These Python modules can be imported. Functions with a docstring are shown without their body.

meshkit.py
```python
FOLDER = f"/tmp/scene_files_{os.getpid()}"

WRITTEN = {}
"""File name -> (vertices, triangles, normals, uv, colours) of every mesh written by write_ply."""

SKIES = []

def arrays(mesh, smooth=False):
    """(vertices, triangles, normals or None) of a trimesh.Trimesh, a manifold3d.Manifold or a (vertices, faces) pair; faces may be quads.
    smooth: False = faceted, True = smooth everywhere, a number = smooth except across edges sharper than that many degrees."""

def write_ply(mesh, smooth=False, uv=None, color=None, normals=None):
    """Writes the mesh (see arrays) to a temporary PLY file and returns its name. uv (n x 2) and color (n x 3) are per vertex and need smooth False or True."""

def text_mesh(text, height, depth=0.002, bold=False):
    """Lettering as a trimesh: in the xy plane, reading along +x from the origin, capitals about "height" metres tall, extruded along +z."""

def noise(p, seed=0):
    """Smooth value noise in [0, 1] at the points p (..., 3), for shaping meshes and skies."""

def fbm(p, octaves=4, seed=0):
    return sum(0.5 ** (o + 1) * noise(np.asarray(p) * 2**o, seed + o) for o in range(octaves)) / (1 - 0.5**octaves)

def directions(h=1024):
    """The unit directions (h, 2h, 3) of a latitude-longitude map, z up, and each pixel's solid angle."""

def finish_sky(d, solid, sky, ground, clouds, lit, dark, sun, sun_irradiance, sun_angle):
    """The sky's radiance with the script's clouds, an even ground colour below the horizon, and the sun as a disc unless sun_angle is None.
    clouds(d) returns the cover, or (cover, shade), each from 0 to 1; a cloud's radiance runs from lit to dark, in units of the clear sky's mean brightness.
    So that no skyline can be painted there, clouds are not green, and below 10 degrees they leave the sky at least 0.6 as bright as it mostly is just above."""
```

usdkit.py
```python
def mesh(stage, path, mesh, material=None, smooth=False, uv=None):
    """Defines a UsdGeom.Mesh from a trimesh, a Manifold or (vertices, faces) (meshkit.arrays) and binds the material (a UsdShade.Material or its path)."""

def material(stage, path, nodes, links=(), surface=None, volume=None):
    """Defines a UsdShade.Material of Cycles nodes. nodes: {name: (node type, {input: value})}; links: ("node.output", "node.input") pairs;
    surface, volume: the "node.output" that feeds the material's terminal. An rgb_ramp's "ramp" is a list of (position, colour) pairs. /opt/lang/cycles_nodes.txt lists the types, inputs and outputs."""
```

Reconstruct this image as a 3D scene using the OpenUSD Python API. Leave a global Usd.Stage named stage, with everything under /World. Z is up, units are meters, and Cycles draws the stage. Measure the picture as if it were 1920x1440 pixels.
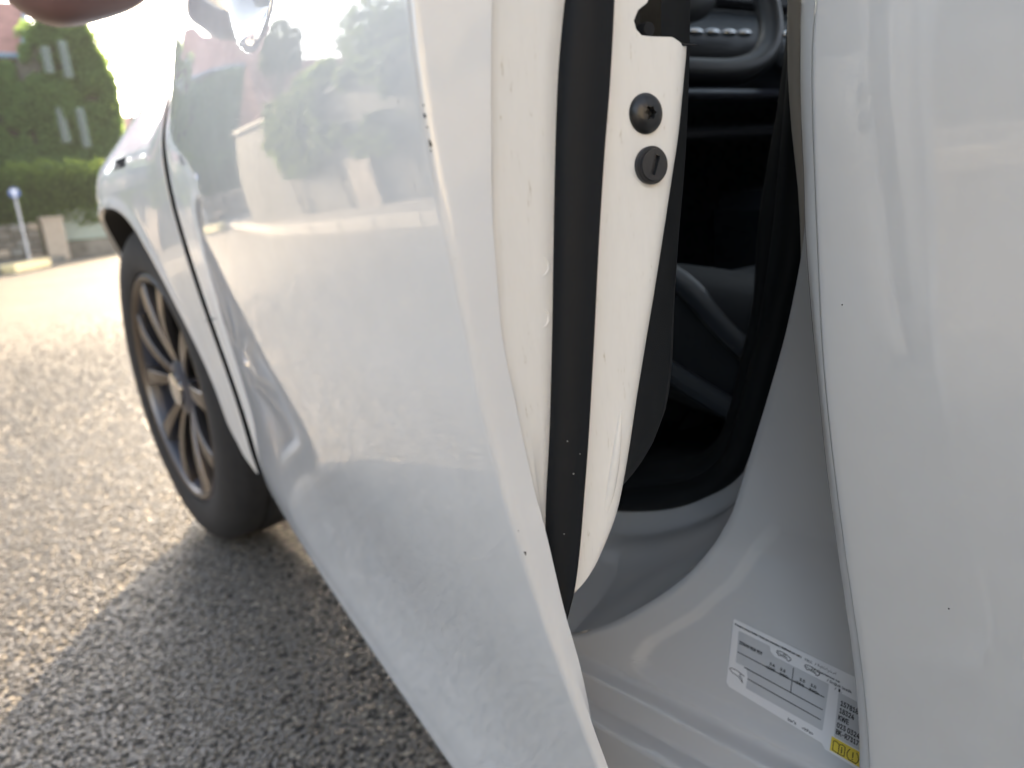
import math, random
import numpy as np, trimesh, manifold3d as m3, usdkit, meshkit
from shapely.geometry import Polygon, LineString, Point
from shapely import ops as shops, contains_xy
from scipy.interpolate import PchipInterpolator as PI
from pxr import Usd, UsdGeom, UsdLux, UsdShade, Gf, Sdf, Vt

# ---------------------------------------------------------------- camera, sky, sun, exposure
stage = Usd.Stage.CreateInMemory()
UsdGeom.SetStageUpAxis(stage, 'Z'); UsdGeom.SetStageMetersPerUnit(stage, 1.0)
world = UsdGeom.Xform.Define(stage, '/World'); stage.SetDefaultPrim(world.GetPrim())
UsdGeom.Scope.Define(stage, '/World/Looks')
EYE = np.array([-.18, .275, .64]); TURN, DOWN, ROLL = np.radians([35.5, 14, 5])
EXPOSURE = 2.22
SUN_AZ, SUN_EL = math.radians(-28), math.radians(15.5)      # azimuth measured from +x (the car's nose), left positive
SUN = np.array([math.cos(SUN_AZ)*math.cos(SUN_EL), math.sin(SUN_AZ)*math.cos(SUN_EL), math.sin(SUN_EL)])

def basis_matrix(right, up, back, at):
    m = Gf.Matrix4d(1.0)
    for i, v in enumerate((right, up, back, at)):
        for k in range(3): m[i, k] = float(v[k])
    return m
fw = np.array([math.cos(TURN)*math.cos(DOWN), -math.sin(TURN)*math.cos(DOWN), -math.sin(DOWN)])
r0 = np.array([-math.sin(TURN), -math.cos(TURN), 0]); u0 = np.cross(r0, fw)
rt = r0*math.cos(ROLL) - u0*math.sin(ROLL); up = u0*math.cos(ROLL) + r0*math.sin(ROLL)
cam = UsdGeom.Camera.Define(stage, '/World/camera')
cam.AddTransformOp().Set(basis_matrix(rt, up, -fw, EYE))
cam.CreateFocalLengthAttr(6.86); cam.CreateHorizontalApertureAttr(6.86*1920/1442); cam.CreateVerticalApertureAttr(6.86*1440/1442)
cam.CreateFStopAttr(2.3); cam.CreateFocusDistanceAttr(.335); cam.CreateClippingRangeAttr(Gf.Vec2f(.01, 5000))
cam.CreateExposureAttr(EXPOSURE)

sky = UsdLux.DomeLight.Define(stage, '/World/sky')
skymat = usdkit.material(stage, '/World/Looks/sky', {
    's': ('sky_texture', {'sky_type': 'single_scattering', 'sun_disc': False, 'sun_elevation': SUN_EL, 'sun_rotation': math.atan2(SUN[0], SUN[1]), 'aerosol_density': 2.5, 'ozone_density': 1.0}),
    'h': ('hsv', {'saturation': .6}), 'w': ('mix_color', {'blend_type': 'multiply', 'fac': 1., 'b': (1.0, .985, .985)}), 'b': ('background_shader', {'strength': .15})}, [('s.color', 'h.color'), ('h.color', 'w.a'), ('w.result', 'b.color')], surface='b.background')
UsdShade.MaterialBindingAPI.Apply(sky.GetPrim()).Bind(skymat)
sky.GetPrim().SetCustomDataByKey('kind', 'structure')
sun = UsdLux.DistantLight.Define(stage, '/World/sun')
sun.CreateIntensityAttr(1.0); sun.CreateAngleAttr(.53); sun.CreateNormalizeAttr(True); sun.CreateColorAttr(Gf.Vec3f(1, .76, .485))
sr = np.cross([0, 0, 1.], SUN); sr /= np.linalg.norm(sr)
sun.AddTransformOp().Set(basis_matrix(sr, np.cross(SUN, sr), SUN, (0, 0, 0)))

# ---------------------------------------------------------------- helpers
used = {}
def free(path):
    n = used.get(path, -1) + 1; used[path] = n
    return path if n == 0 else f'{path}_{n:03d}'
def tag(prim, label=None, cat=None, group=None, kind=None):
    for k, v in (('label', label), ('category', cat), ('group', group), ('kind', kind)):
        if v: prim.SetCustomDataByKey(k, v)
    return prim
def thing(name, label, cat, at=(0, 0, 0), group=None):
    x = UsdGeom.Xform.Define(stage, free('/World/' + name)); x.AddTranslateOp().Set(Gf.Vec3d(*map(float, at)))
    p = x.GetPrim(); tag(p, label, cat, group); p.SetCustomDataByKey('at', Gf.Vec3d(*map(float, at)))
    return p
def origin_of(prim):
    while prim and prim.GetPath() != Sdf.Path('/World'):
        v = prim.GetCustomDataByKey('at')
        if v is not None: return np.array(v)
        prim = prim.GetParent()
    return np.zeros(3)
def obj(name, mesh, mat, parent=None, smooth=False, label=None, cat=None, group=None, kind=None):
    """One Mesh prim, its points given in world coordinates."""
    path = free((str(parent.GetPath()) if parent else '/World') + '/' + name)
    v, f = tri(mesh)
    if parent: v = v - origin_of(parent)
    p = usdkit.mesh(stage, path, trimesh.Trimesh(v, f, process=False), mat, smooth).GetPrim()
    return tag(p, label, cat, group, kind)
def tri(mesh):
    if hasattr(mesh, 'to_mesh'):
        m = mesh.to_mesh(); return np.array(m.vert_properties[:, :3]), np.array(m.tri_verts)
    if isinstance(mesh, (tuple, list)) and not hasattr(mesh[0], 'vertices') and not hasattr(mesh[0], 'to_mesh') and isinstance(mesh[0], np.ndarray):
        v, f = np.asarray(mesh[0], float), np.asarray(mesh[1], int)
        if f.shape[1] == 4: f = np.vstack([f[:, [0, 1, 2]], f[:, [0, 2, 3]]])
        return v, f
    if isinstance(mesh, (tuple, list)):
        vs, fs, n = [], [], 0
        for m in mesh:
            v, f = tri(m); vs.append(v); fs.append(f + n); n += len(v)
        return np.vstack(vs), np.vstack(fs)
    return np.array(mesh.vertices), np.array(mesh.faces)
def grid(P, flip=False, closed=False):
    """P (n, m, 3) as a sheet of quads."""
    n, m = P.shape[:2]
    i, j = np.meshgrid(np.arange(n-1), np.arange(m if closed else m-1), indexing='ij')
    j2 = (j+1) % m
    q = np.stack([i*m+j, i*m+j2, (i+1)*m+j2, (i+1)*m+j], -1).reshape(-1, 4)
    return P.reshape(-1, 3), q[:, ::-1] if flip else q
def box(c, s, rz=0, bevel=0):
    if bevel:
        e = np.array(s)/2 - bevel
        pts = np.array([[a*e[0], b*e[1], d*e[2]] for a in (-1, 1) for b in (-1, 1) for d in (-1, 1)])
        pts = np.vstack([pts + bevel*np.array(o) for o in ((1, 0, 0), (-1, 0, 0), (0, 1, 0), (0, -1, 0), (0, 0, 1), (0, 0, -1))])
        m = trimesh.Trimesh(pts).convex_hull
    else: m = trimesh.creation.box(s)
    if rz: m.apply_transform(trimesh.transformations.rotation_matrix(rz, [0, 0, 1]))
    m.apply_translation(c); return m
def tube(pts, r, n=10, cap=True):
    p = np.asarray(pts, float); t = np.gradient(p, axis=0); t /= np.linalg.norm(t, axis=1, keepdims=True)
    a = np.cross(t, [0.31, .2, .93]); a /= np.linalg.norm(a, axis=1, keepdims=True); b = np.cross(t, a)
    th = np.arange(n)*2*np.pi/n; r = np.broadcast_to(r, (len(p),))
    P = p[:, None] + r[:, None, None]*(np.cos(th)[None, :, None]*a[:, None] + np.sin(th)[None, :, None]*b[:, None])
    v, q = grid(P, closed=True); f = np.vstack([q[:, [0, 1, 2]], q[:, [0, 2, 3]]])
    if cap:
        v = np.vstack([v, p[:1], p[-1:]]); k = len(p)*n
        f = np.vstack([f, [[k, (i+1) % n, i] for i in range(n)], [[k+1, k-n+i, k-n+(i+1) % n] for i in range(n)]])
    return v, f[:, ::-1]
def lathe(profile, n=64, frame=None, at=(0, 0, 0)):
    """profile [(radius, height)] turned about the frame's third axis; frame rows = (a, b, axis)."""
    fr = np.eye(3) if frame is None else np.array(frame, float)
    th = np.arange(n)*2*np.pi/n; pr = np.array(profile, float)
    L = np.stack([pr[:, None, 0]*np.cos(th), pr[:, None, 0]*np.sin(th), np.broadcast_to(pr[:, None, 1], (len(pr), n))], -1)
    return grid(L @ fr + np.array(at), closed=True)
def place(mesh, frame, at):
    v, f = tri(mesh); return v @ np.array(frame, float) + np.array(at, float), f
def ext(poly, h):
    ps = getattr(poly, 'geoms', [poly])
    return trimesh.util.concatenate([trimesh.creation.extrude_polygon(p, h, engine='earcut') for p in ps])
def curve(pts, key=1, val=0):
    p = np.array(sorted([tuple(q) for q in pts], key=lambda q: q[key])); k = p[:, key]
    f = PI(k, p[:, val]); s0 = (p[1, val]-p[0, val])/(k[1]-k[0]); s1 = (p[-1, val]-p[-2, val])/(k[-1]-k[-2])
    def g(x, lo=None, hi=None):
        x = np.asarray(x, float); y = f(np.clip(x, k[0], k[-1]))
        return y + np.where(x < k[0], (x-k[0])*(s0 if lo is None else lo), 0) + np.where(x > k[-1], (x-k[-1])*(s1 if hi is None else hi), 0)
    return g
def smooth01(x, a, b):
    t = np.clip((np.asarray(x, float)-a)/(b-a), 0, 1); return t*t*(3-2*t)
def resample(p, n):
    p = np.asarray(p, float); s = np.r_[0, np.cumsum(np.linalg.norm(np.diff(p, axis=0), axis=1))]
    return np.stack([PI(s, p[:, k])(np.linspace(0, s[-1], n)) for k in range(p.shape[1])], 1)

# ---------------------------------------------------------------- materials
M = {}
def mat(name, nodes, links, surface='p.BSDF', volume=None):
    M[name] = usdkit.material(stage, '/World/Looks/' + name, nodes, links, surface, volume); return M[name]
def plain(name, col, rough=.5, metal=0., spec=.5, bump=0., bscale=400., var=0., vscale=20., **kw):
    n = {'p': ('principled_bsdf', {'base_color': col, 'roughness': rough, 'metallic': metal, 'specular_ior_level': spec, **kw}), 'g': ('geometry', {})}; l = []
    if bump:
        n['n'] = ('noise_texture', {'scale': bscale, 'detail': 3.}); n['b'] = ('bump', {'strength': bump, 'distance': .002})
        l += [('g.position', 'n.vector'), ('n.fac', 'b.height'), ('b.normal', 'p.normal')]
    if var:
        n['v'] = ('noise_texture', {'scale': vscale, 'detail': 4., 'roughness': .6})
        n['r'] = ('rgb_ramp', {'ramp': [(.3, tuple(c*(1-var) for c in col)), (.7, tuple(min(1, c*(1+var)) for c in col))]})
        l += [('g.position', 'v.vector'), ('v.fac', 'r.fac'), ('r.color', 'p.base_color')]
    return mat(name, n, l)
# white car lacquer: faint orange peel, thin film of dust
mat('white_paint', {'g': ('geometry', {}), 'n': ('noise_texture', {'scale': 170., 'detail': 2.}), 'b': ('bump', {'strength': .014, 'distance': .0006}),
    'd': ('noise_texture', {'scale': 9., 'detail': 6., 'roughness': .65}), 'r': ('rgb_ramp', {'ramp': [(.35, (.615, .615, .605)), (.7, (.57, .565, .55))]}),
    'v': ('voronoi_texture', {'scale': 62., 'feature': 'f1', 'randomness': 1.}), 'vs': ('separate_color', {}), 'rad': ('map_range', {'from_min': .80, 'from_max': 1., 'to_min': 0., 'to_max': .045, 'clamp': True}),
    'dot': ('math', {'math_type': 'less_than'}), 'df': ('math', {'math_type': 'multiply', 'value2': .45}), 'dm': ('mix_color', {'b': (.24, .21, .17)}),
    'cr': ('map_range', {'from_min': .3, 'from_max': .75, 'to_min': .006, 'to_max': .022, 'clamp': True}),
    'p': ('principled_bsdf', {'roughness': .45, 'coat_weight': 1.0, 'coat_roughness': .02, 'coat_ior': 1.8, 'specular_ior_level': .4})},
    [('g.position', 'n.vector'), ('n.fac', 'b.height'), ('b.normal', 'p.coat_normal'), ('g.position', 'd.vector'), ('d.fac', 'r.fac'), ('d.fac', 'cr.value'), ('cr.result', 'p.coat_roughness'),
     ('g.position', 'v.vector'), ('v.color', 'vs.color'), ('vs.r', 'rad.value'), ('v.distance', 'dot.value1'), ('rad.result', 'dot.value2'), ('dot.value', 'df.value1'), ('df.value', 'dm.fac'), ('r.color', 'dm.a'), ('dm.result', 'p.base_color')])
# lacquer inside the shut: duller, dusty, with drip specks
mat('shut_paint', {'g': ('geometry', {}), 'mp': ('mapping', {'scale': (1., 1., .22)}), 'n': ('noise_texture', {'scale': 420., 'detail': 5., 'roughness': .7}),
    'b': ('bump', {'strength': .04, 'distance': .0008}), 'r': ('rgb_ramp', {'ramp': [(.29, (.48, .44, .36)), (.36, (.665, .645, .60)), (.7, (.69, .67, .625))]}),
    'p': ('principled_bsdf', {'roughness': .42, 'coat_weight': .55, 'coat_roughness': .16})},
    [('g.position', 'mp.vector'), ('mp.vector', 'n.vector'), ('n.fac', 'b.height'), ('b.normal', 'p.normal'), ('n.fac', 'r.fac'), ('r.color', 'p.base_color')])
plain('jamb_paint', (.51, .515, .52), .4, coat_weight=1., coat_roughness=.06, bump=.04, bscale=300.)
plain('rubber', (.005, .0058, .0068), .6, bump=.08, bscale=900., spec=.22)
plain('black_plastic', (.010, .010, .011), .42, bump=.12, bscale=1500.)
plain('matte_black', (.010, .010, .011), .75, bump=.1, bscale=700., spec=.3)
plain('bolt_black', (.010, .0095, .009), .3, metal=.0, bump=.06, bscale=1800.)
plain('trim_dark', (.006, .007, .008), .6, bump=.2, bscale=2200., spec=.3)
plain('dash_dark', (.007, .009, .013), .45, bump=.15, bscale=1500.)
plain('seat_cloth', (.010, .013, .017), .8, bump=.4, bscale=1500.)
plain('seat_trim', (.017, .022, .028), .5)
plain('chrome', (.75, .76, .78), .12, metal=1.)
plain('alloy', (.17, .155, .145), .28, metal=1., var=.08)
plain('alloy_dark', (.03, .033, .045), .3, spec=.6)
plain('tyre', (.022, .021, .021), .78, bump=.3, bscale=250., var=.2, vscale=40.)
plain('liner', (.008, .008, .009), .85)
plain('fleck', (.30, .30, .28), .8)
plain('seal_tan', (.34, .31, .27), .8)
plain('label_white', (.70, .70, .71), .45)
plain('label_grey', (.48, .49, .505), .45)
plain('label_yellow', (.72, .56, .06), .45)
plain('label_ink', (.012, .012, .013), .5)
plain('mirror_dark', (.15, .085, .078), .35)
mat('car_glass', {'f': ('fresnel', {'IOR': 1.5}), 't': ('transparent_bsdf', {'color': (.72, .78, .76)}), 'g': ('glossy_bsdf', {'roughness': .0, 'color': (1., 1., 1.)}), 'm': ('mix_closure', {})},
    [('f.fac', 'm.fac'), ('t.BSDF', 'm.closure1'), ('g.BSDF', 'm.closure2')], surface='m.closure')
# chip-seal road: pale stones of several tones in dark binder
mat('road', {'g': ('geometry', {}), 'v': ('voronoi_texture', {'scale': 118., 'feature': 'f1', 'randomness': 1.}), 'v2': ('voronoi_texture', {'scale': 57., 'feature': 'f1', 'randomness': 1.}),
    'sep': ('separate_color', {}), 'tone': ('rgb_ramp', {'ramp': [(0., (.13, .118, .10)), (.35, (.225, .203, .17)), (.7, (.31, .28, .232)), (1., (.43, .39, .325))]}),
    'gap': ('map_range', {'from_min': .35, 'from_max': .75, 'to_min': 0., 'to_max': 1., 'clamp': True}), 'mix': ('mix_color', {'b': (.05, .047, .045)}),
    'ln': ('noise_texture', {'scale': .7, 'detail': 6., 'roughness': .6}), 'lr': ('rgb_ramp', {'ramp': [(.3, (.80, .79, .77)), (.7, (1.12, 1.1, 1.06))]}), 'mul': ('mix_color', {'blend_type': 'multiply', 'fac': 1.}),
    'b': ('bump', {'strength': .9, 'distance': .004, 'invert': True}), 'b2': ('bump', {'strength': .5, 'distance': .005, 'invert': True}),
    'p': ('principled_bsdf', {'roughness': .7, 'specular_ior_level': .15})},
    [('g.position', 'v.vector'), ('g.position', 'v2.vector'), ('v.color', 'sep.color'), ('sep.r', 'tone.fac'), ('v.distance', 'gap.value'), ('gap.result', 'mix.fac'), ('tone.color', 'mix.a'),
     ('g.position', 'ln.vector'), ('ln.fac', 'lr.fac'), ('mix.result', 'mul.a'), ('lr.color', 'mul.b'), ('mul.result', 'p.base_color'),
     ('v2.distance', 'b2.height'), ('b2.normal', 'b.normal'), ('v.distance', 'b.height'), ('b.normal', 'p.normal')])
mat('chip', {'g': ('geometry', {}), 'r': ('rgb_ramp', {'ramp': [(0., (.15, .14, .125)), (.25, (.315, .29, .25)), (.7, (.48, .44, .37)), (1., (.70, .645, .55))]}), 'p': ('principled_bsdf', {'roughness': .42, 'specular_ior_level': .6})},
    [('g.random_per_island', 'r.fac'), ('r.color', 'p.base_color')])
plain('pavement', (.20, .185, .165), .8, spec=.08, bump=.3, bscale=120., var=.15, vscale=3.)
plain('kerb_stone', (.24, .22, .19), .75, spec=.08, bump=.3, bscale=80., var=.15, vscale=8.)
plain('kerb_yellow', (.60, .49, .27), .7, spec=.08, bump=.2, bscale=80., var=.12, vscale=8.)
plain('render_beige', (.10, .095, .085), .85, spec=.08, bump=.2, bscale=60., var=.12, vscale=1.5)
plain('cream_render', (.42, .39, .33), .85, spec=.08, var=.06, vscale=1.)
plain('stone', (.20, .17, .14), .85, spec=.08, bump=.5, bscale=20., var=.4, vscale=2.6)
plain('pillar_beige', (.47, .37, .28), .85, spec=.08, bump=.2, bscale=40., var=.12)
plain('orange_render', (.56, .34, .19), .85, spec=.08, var=.08, vscale=1.)
plain('roof_red', (.27, .135, .115), .8, spec=.08, bump=.3, bscale=12., var=.25, vscale=3.)
plain('gate_pale', (.46, .50, .42), .55, var=.05)
plain('window_frame', (.10, .135, .115), .5)
plain('window_dark', (.03, .04, .045), .15)
plain('pole_grey', (.42, .41, .42), .5, var=.08)
plain('wood_pole', (.13, .10, .075), .85, var=.2)
plain('sign_blue', (.09, .15, .36), .4)
plain('sign_white', (.75, .75, .75), .4)
plain('bluegrey', (.10, .16, .22), .5)
plain('bark', (.10, .075, .055), .9, spec=.08, bump=.6, bscale=30., var=.3)
plain('soil', (.11, .09, .06), .95, var=.3, vscale=2.)
plain('wire', (.03, .03, .03), .6)
def leafmat(name, c, c2, trans):
    return mat(name, {'g': ('geometry', {}), 'r': ('rgb_ramp', {'ramp': [(0., c), (.6, c2), (1., tuple(x*1.35 for x in c2))]}), 'p': ('principled_bsdf', {'roughness': .55, 'specular_ior_level': .15}),
        't': ('translucent_bsdf', {'color': trans}), 'm': ('mix_closure', {'fac': .55})},
        [('g.random_per_island', 'r.fac'), ('r.color', 'p.base_color'), ('p.BSDF', 'm.closure1'), ('t.BSDF', 'm.closure2')], surface='m.closure')
leafmat('ivy_leaf', (.07, .13, .055), (.12, .20, .075), (.34, .50, .14))
leafmat('hedge_leaf', (.045, .085, .03), (.08, .125, .042), (.30, .42, .07))
leafmat('climber_leaf', (.03, .05, .025), (.05, .075, .035), (.10, .14, .045))
leafmat('pine_leaf', (.03, .055, .025), (.05, .085, .04), (.10, .15, .04))

# ---------------------------------------------------------------- ground
RW = lambda x: 1.0 - .305*(np.asarray(x, float)-9.2)              # foot of the street wall on the left
g = trimesh.Trimesh(np.array([[-300, -300, 0], [300, -300, 0], [300, 300, 0], [-300, 300, 0.]]), [[0, 1, 2], [0, 2, 3]])
obj('road', g, M['road'], kind='structure')
KERB = np.array([[-12., 6.2], [0., 2.75], [5.5, 1.25], [9., .35], [13., -.12], [15.4, -.55], [17.4, -1.35]])
def kerb_y(x): return np.interp(x, KERB[:, 0], KERB[:, 1])
kx = np.r_[np.linspace(-12, 15.6, 40)]
top = [(x, kerb_y(x)+.12) for x in kx] + [(20.2, -2.1), (20.2, 30), (-12, 30)]
obj('pavement', ext(Polygon(top).buffer(0), .10), M['pavement'], kind='structure')
kb = tag(UsdGeom.Xform.Define(stage, '/World/kerb').GetPrim(), kind='structure'); used['/World/kerb'] = 0
seg = np.arange(-6., 14.4, .8)
for i, x in enumerate(seg):
    a, b = np.array([x, kerb_y(x)]), np.array([x+.8, kerb_y(x+.8)])
    c = (a+b)/2; ang = math.atan2(b[1]-a[1], b[0]-a[0]); ln = np.linalg.norm(b-a)-.012
    obj('kerb_stone', box((c[0], c[1]+.06, .058), (ln, .13, .125), ang, .012), M['kerb_stone'], kb)
obj('painted_kerb_stone', box((16.5, -1.02, .075), (1.75, .24, .16), math.radians(-24), .02), M['kerb_yellow'], None, label='pale yellow painted kerb stone at the end of the pavement corner', cat='kerb stone')

# loose chips standing proud of the binder in the near road, where single stones show
rng = np.random.default_rng(3)
def chips(n, seed):
    r = np.random.default_rng(seed)
    bv = np.array([[a, b, c] for a in (-.62, .62) for b in (-.62, .62) for c in (-.62, .62)]); bf = np.array(trimesh.Trimesh(bv).convex_hull.faces); bv = np.array(trimesh.Trimesh(bv).convex_hull.vertices)
    x = np.r_[r.uniform(-.1, 2.6, int(n*.68)), 2.6+1.5*np.abs(r.normal(0, 1, n-int(n*.68)))]; y = r.uniform(0, 1, n)
    y = np.where(x < 2.6, -.16+y*(1.25+.12*x), -.65+y*2.4)
    c = np.stack([x, y, 0*x], 1); s = r.uniform(.0022, .0047, n)*np.where(x > 2.6, 1.25, 1.)
    v = bv[None]*(s[:, None, None]*r.uniform(.55, 1.35, (n, 8, 3)))*np.array([1.1, 1, .66])
    th = r.uniform(0, 6.28, n); cs, sn = np.cos(th)[:, None], np.sin(th)[:, None]
    w = np.stack([v[..., 0]*cs - v[..., 1]*sn, v[..., 0]*sn + v[..., 1]*cs, v[..., 2] + (s*.15)[:, None]], -1) + c[:, None]
    return w.reshape(-1, 3), (bf[None] + 8*np.arange(n)[:, None, None]).reshape(-1, 3)
obj('road_chippings', chips(115000, 1), M['chip'], None, label='coarse pale stone chippings of the road surface beside the car', cat='chippings', kind='stuff')

# ---------------------------------------------------------------- the white car
CAR = np.array([.9, -.88, 0.])
car = thing('car', 'white hatchback with its front door ajar', 'car', CAR)
ZB = [(.2, -.1), (.235, -.075), (.245, -.07), (.28, -.069), (.32, -.066), (.36, -.06), (.4, -.052), (.434, -.043), (.476, -.0318), (.508, -.024), (.535, -.0185), (.555, -.0148), (.573, -.012), (.596, -.0095), (.626, -.006), (.653, -.003), (.672, -.0018), (.70, -.0022), (.75, -.0045), (.78, -.0092), (.80, -.0118), (.83, -.0192), (.86, -.033), (.90, -.055), (.95, -.085), (1.0, -.12)]
ZF = [(.2, -.085), (.235, -.06), (.245, -.054), (.279, -.0504), (.34, -.0446), (.417, -.0343), (.53, -.0166), (.613, -.0064), (.665, -.0017), (.70, -.001), (.742, -.0032), (.77, -.0105), (.81, -.027), (.87, -.051), (.92, -.066), (.96, -.085), (1.0, -.115)]
from scipy.ndimage import gaussian_filter1d
def eased(t, s_):
    z_ = np.linspace(.2, 1., 801); y_ = PI(*zip(*t))(z_); w_ = smooth01(.56-z_, 0, .10)*smooth01(z_, .24, .27)
    y1 = gaussian_filter1d(np.r_[2*y_[0]-y_[60:0:-1], y_, 2*y_[-1]-y_[-2:-62:-1]], 11)[60:-60]
    return PI(z_[::4], (y1*(1-w_) + gaussian_filter1d(y_, s_*1000, mode='nearest')*w_)[::4])
PB, PF = eased(ZB, .022), eased(ZF, .022)
side = lambda z: PB(np.clip(z, .2, 1.))                              # body side profile at the rear door
# the open front door: u from hinge to rear edge, w outwards
OPEN = math.radians(9.57); DL = .9685; HINGE = np.array([.97, 0, 0])
DU = np.array([-math.cos(OPEN), math.sin(OPEN), 0]); DN = np.array([math.sin(OPEN), math.cos(OPEN), 0]); UZ = np.array([0, 0, 1.])
def dw(u, w, z):
    u, w, z = np.broadcast_arrays(np.asarray(u, float), np.asarray(w, float), np.asarray(z, float))
    return HINGE + u[..., None]*DU + w[..., None]*DN + z[..., None]*UZ
def skin(u, z):
    zc = np.clip(z, .2, 1.); hi = smooth01(z, .74, .79); t = smooth01(u, .0, DL)*(1-hi) + smooth01(u, 0., .32)*hi
    w = PF(zc)*(1-t) + PB(zc)*t + 4*.006*(u/DL)*(1-u/DL)
    r = np.sqrt(((u-.765)/.078)**2 + ((z-.787)/.066)**2)             # bowl behind the door handle
    return w - .030*(1-smooth01(r, .45, 1.03)) - .013*(1-smooth01(u, .012, .045))
EDGE_OUTER = curve([(-.0025, .6921), (-.0017, .6787), (-.0016, .6718), (-.0025, .6535), (-.006, .6264), (-.0095, .5957), (-.0116, .5732), (-.0144, .5549), (-.0183, .5354), (-.0239, .5084), (-.0318, .4766), (-.043, .434), (-.0525, .40)])
EDGE_HEM = curve([(-.0285, .6942), (-.0252, .665), (-.0222, .6246), (-.022, .6013), (-.025, .5727), (-.0292, .5416), (-.0313, .5309), (-.0366, .497), (-.0419, .4693), (-.0477, .4254), (-.060, .37), (-.072, .30), (-.079, .25), (-.085, .2)])
SEAL_OUT = curve([(-.0582, .6963), (-.0538, .6729), (-.049, .632), (-.0455, .5971), (-.0414, .5604), (-.0368, .5261), (-.034, .49)])
SEAL_IN = curve([(-.076, .6968), (-.073, .6726), (-.0688, .6476), (-.0645, .6182), (-.0602, .5855), (-.0532, .5378), (-.0452, .498), (-.0424, .4913)])
FACE_IN = curve([(-.1138, .70), (-.1128, .6836), (-.1112, .673), (-.1081, .655), (-.1037, .6367), (-.0978, .6124), (-.0909, .5857), (-.0843, .5623), (-.078, .5383), (-.072, .5203), (-.0638, .5072), (-.056, .4985), (-.0486, .4942)])
TRIM_IN = curve([(-.1423, .6877), (-.1395, .6463), (-.1356, .6161), (-.1323, .59), (-.1293, .5585), (-.1237, .536), (-.1128, .5231), (-.098, .5131), (-.07, .503)])

us = np.r_[np.linspace(.012, .04, 12), np.linspace(.045, DL-.004, 190), DL-.0022, DL-.0012]
zs = np.r_[.232, .236, np.linspace(.242, .945, 150)]
U, Z = np.meshgrid(us, zs, indexing='ij'); W = skin(U, Z)
W[-1] -= .0004
front_hem = [dw(.012-e_, skin(.012, zs)-d_, zs) for e_, d_ in ((.0015, .002), (.001, .022))]
rear = []
eo = skin(np.full_like(zs, DL-.0022), zs); hem = np.minimum(EDGE_HEM(zs), eo-.004)
for uo, f_ in ((-.0006, .0015), (-.0001, .0032), (-.0004, .0052)): rear.append(dw(DL+uo, eo-f_*.8, zs))
for k in np.linspace(.25, 1, 5): rear.append(dw(DL-.0004-.0024*k, eo-.0042+(hem-eo+.0042)*k, zs))
P = np.concatenate([np.stack(front_hem[::-1]), dw(U, W, Z), np.stack(rear)], 0)
under = [P[:, 0] - DN*k for k in (.03, .012)]
P = np.concatenate([np.stack(under, 1) + np.array([0, 0, -.001]), P], 1)
door = obj('front_door', grid(P), M['white_paint'], car, smooth=40)

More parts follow.
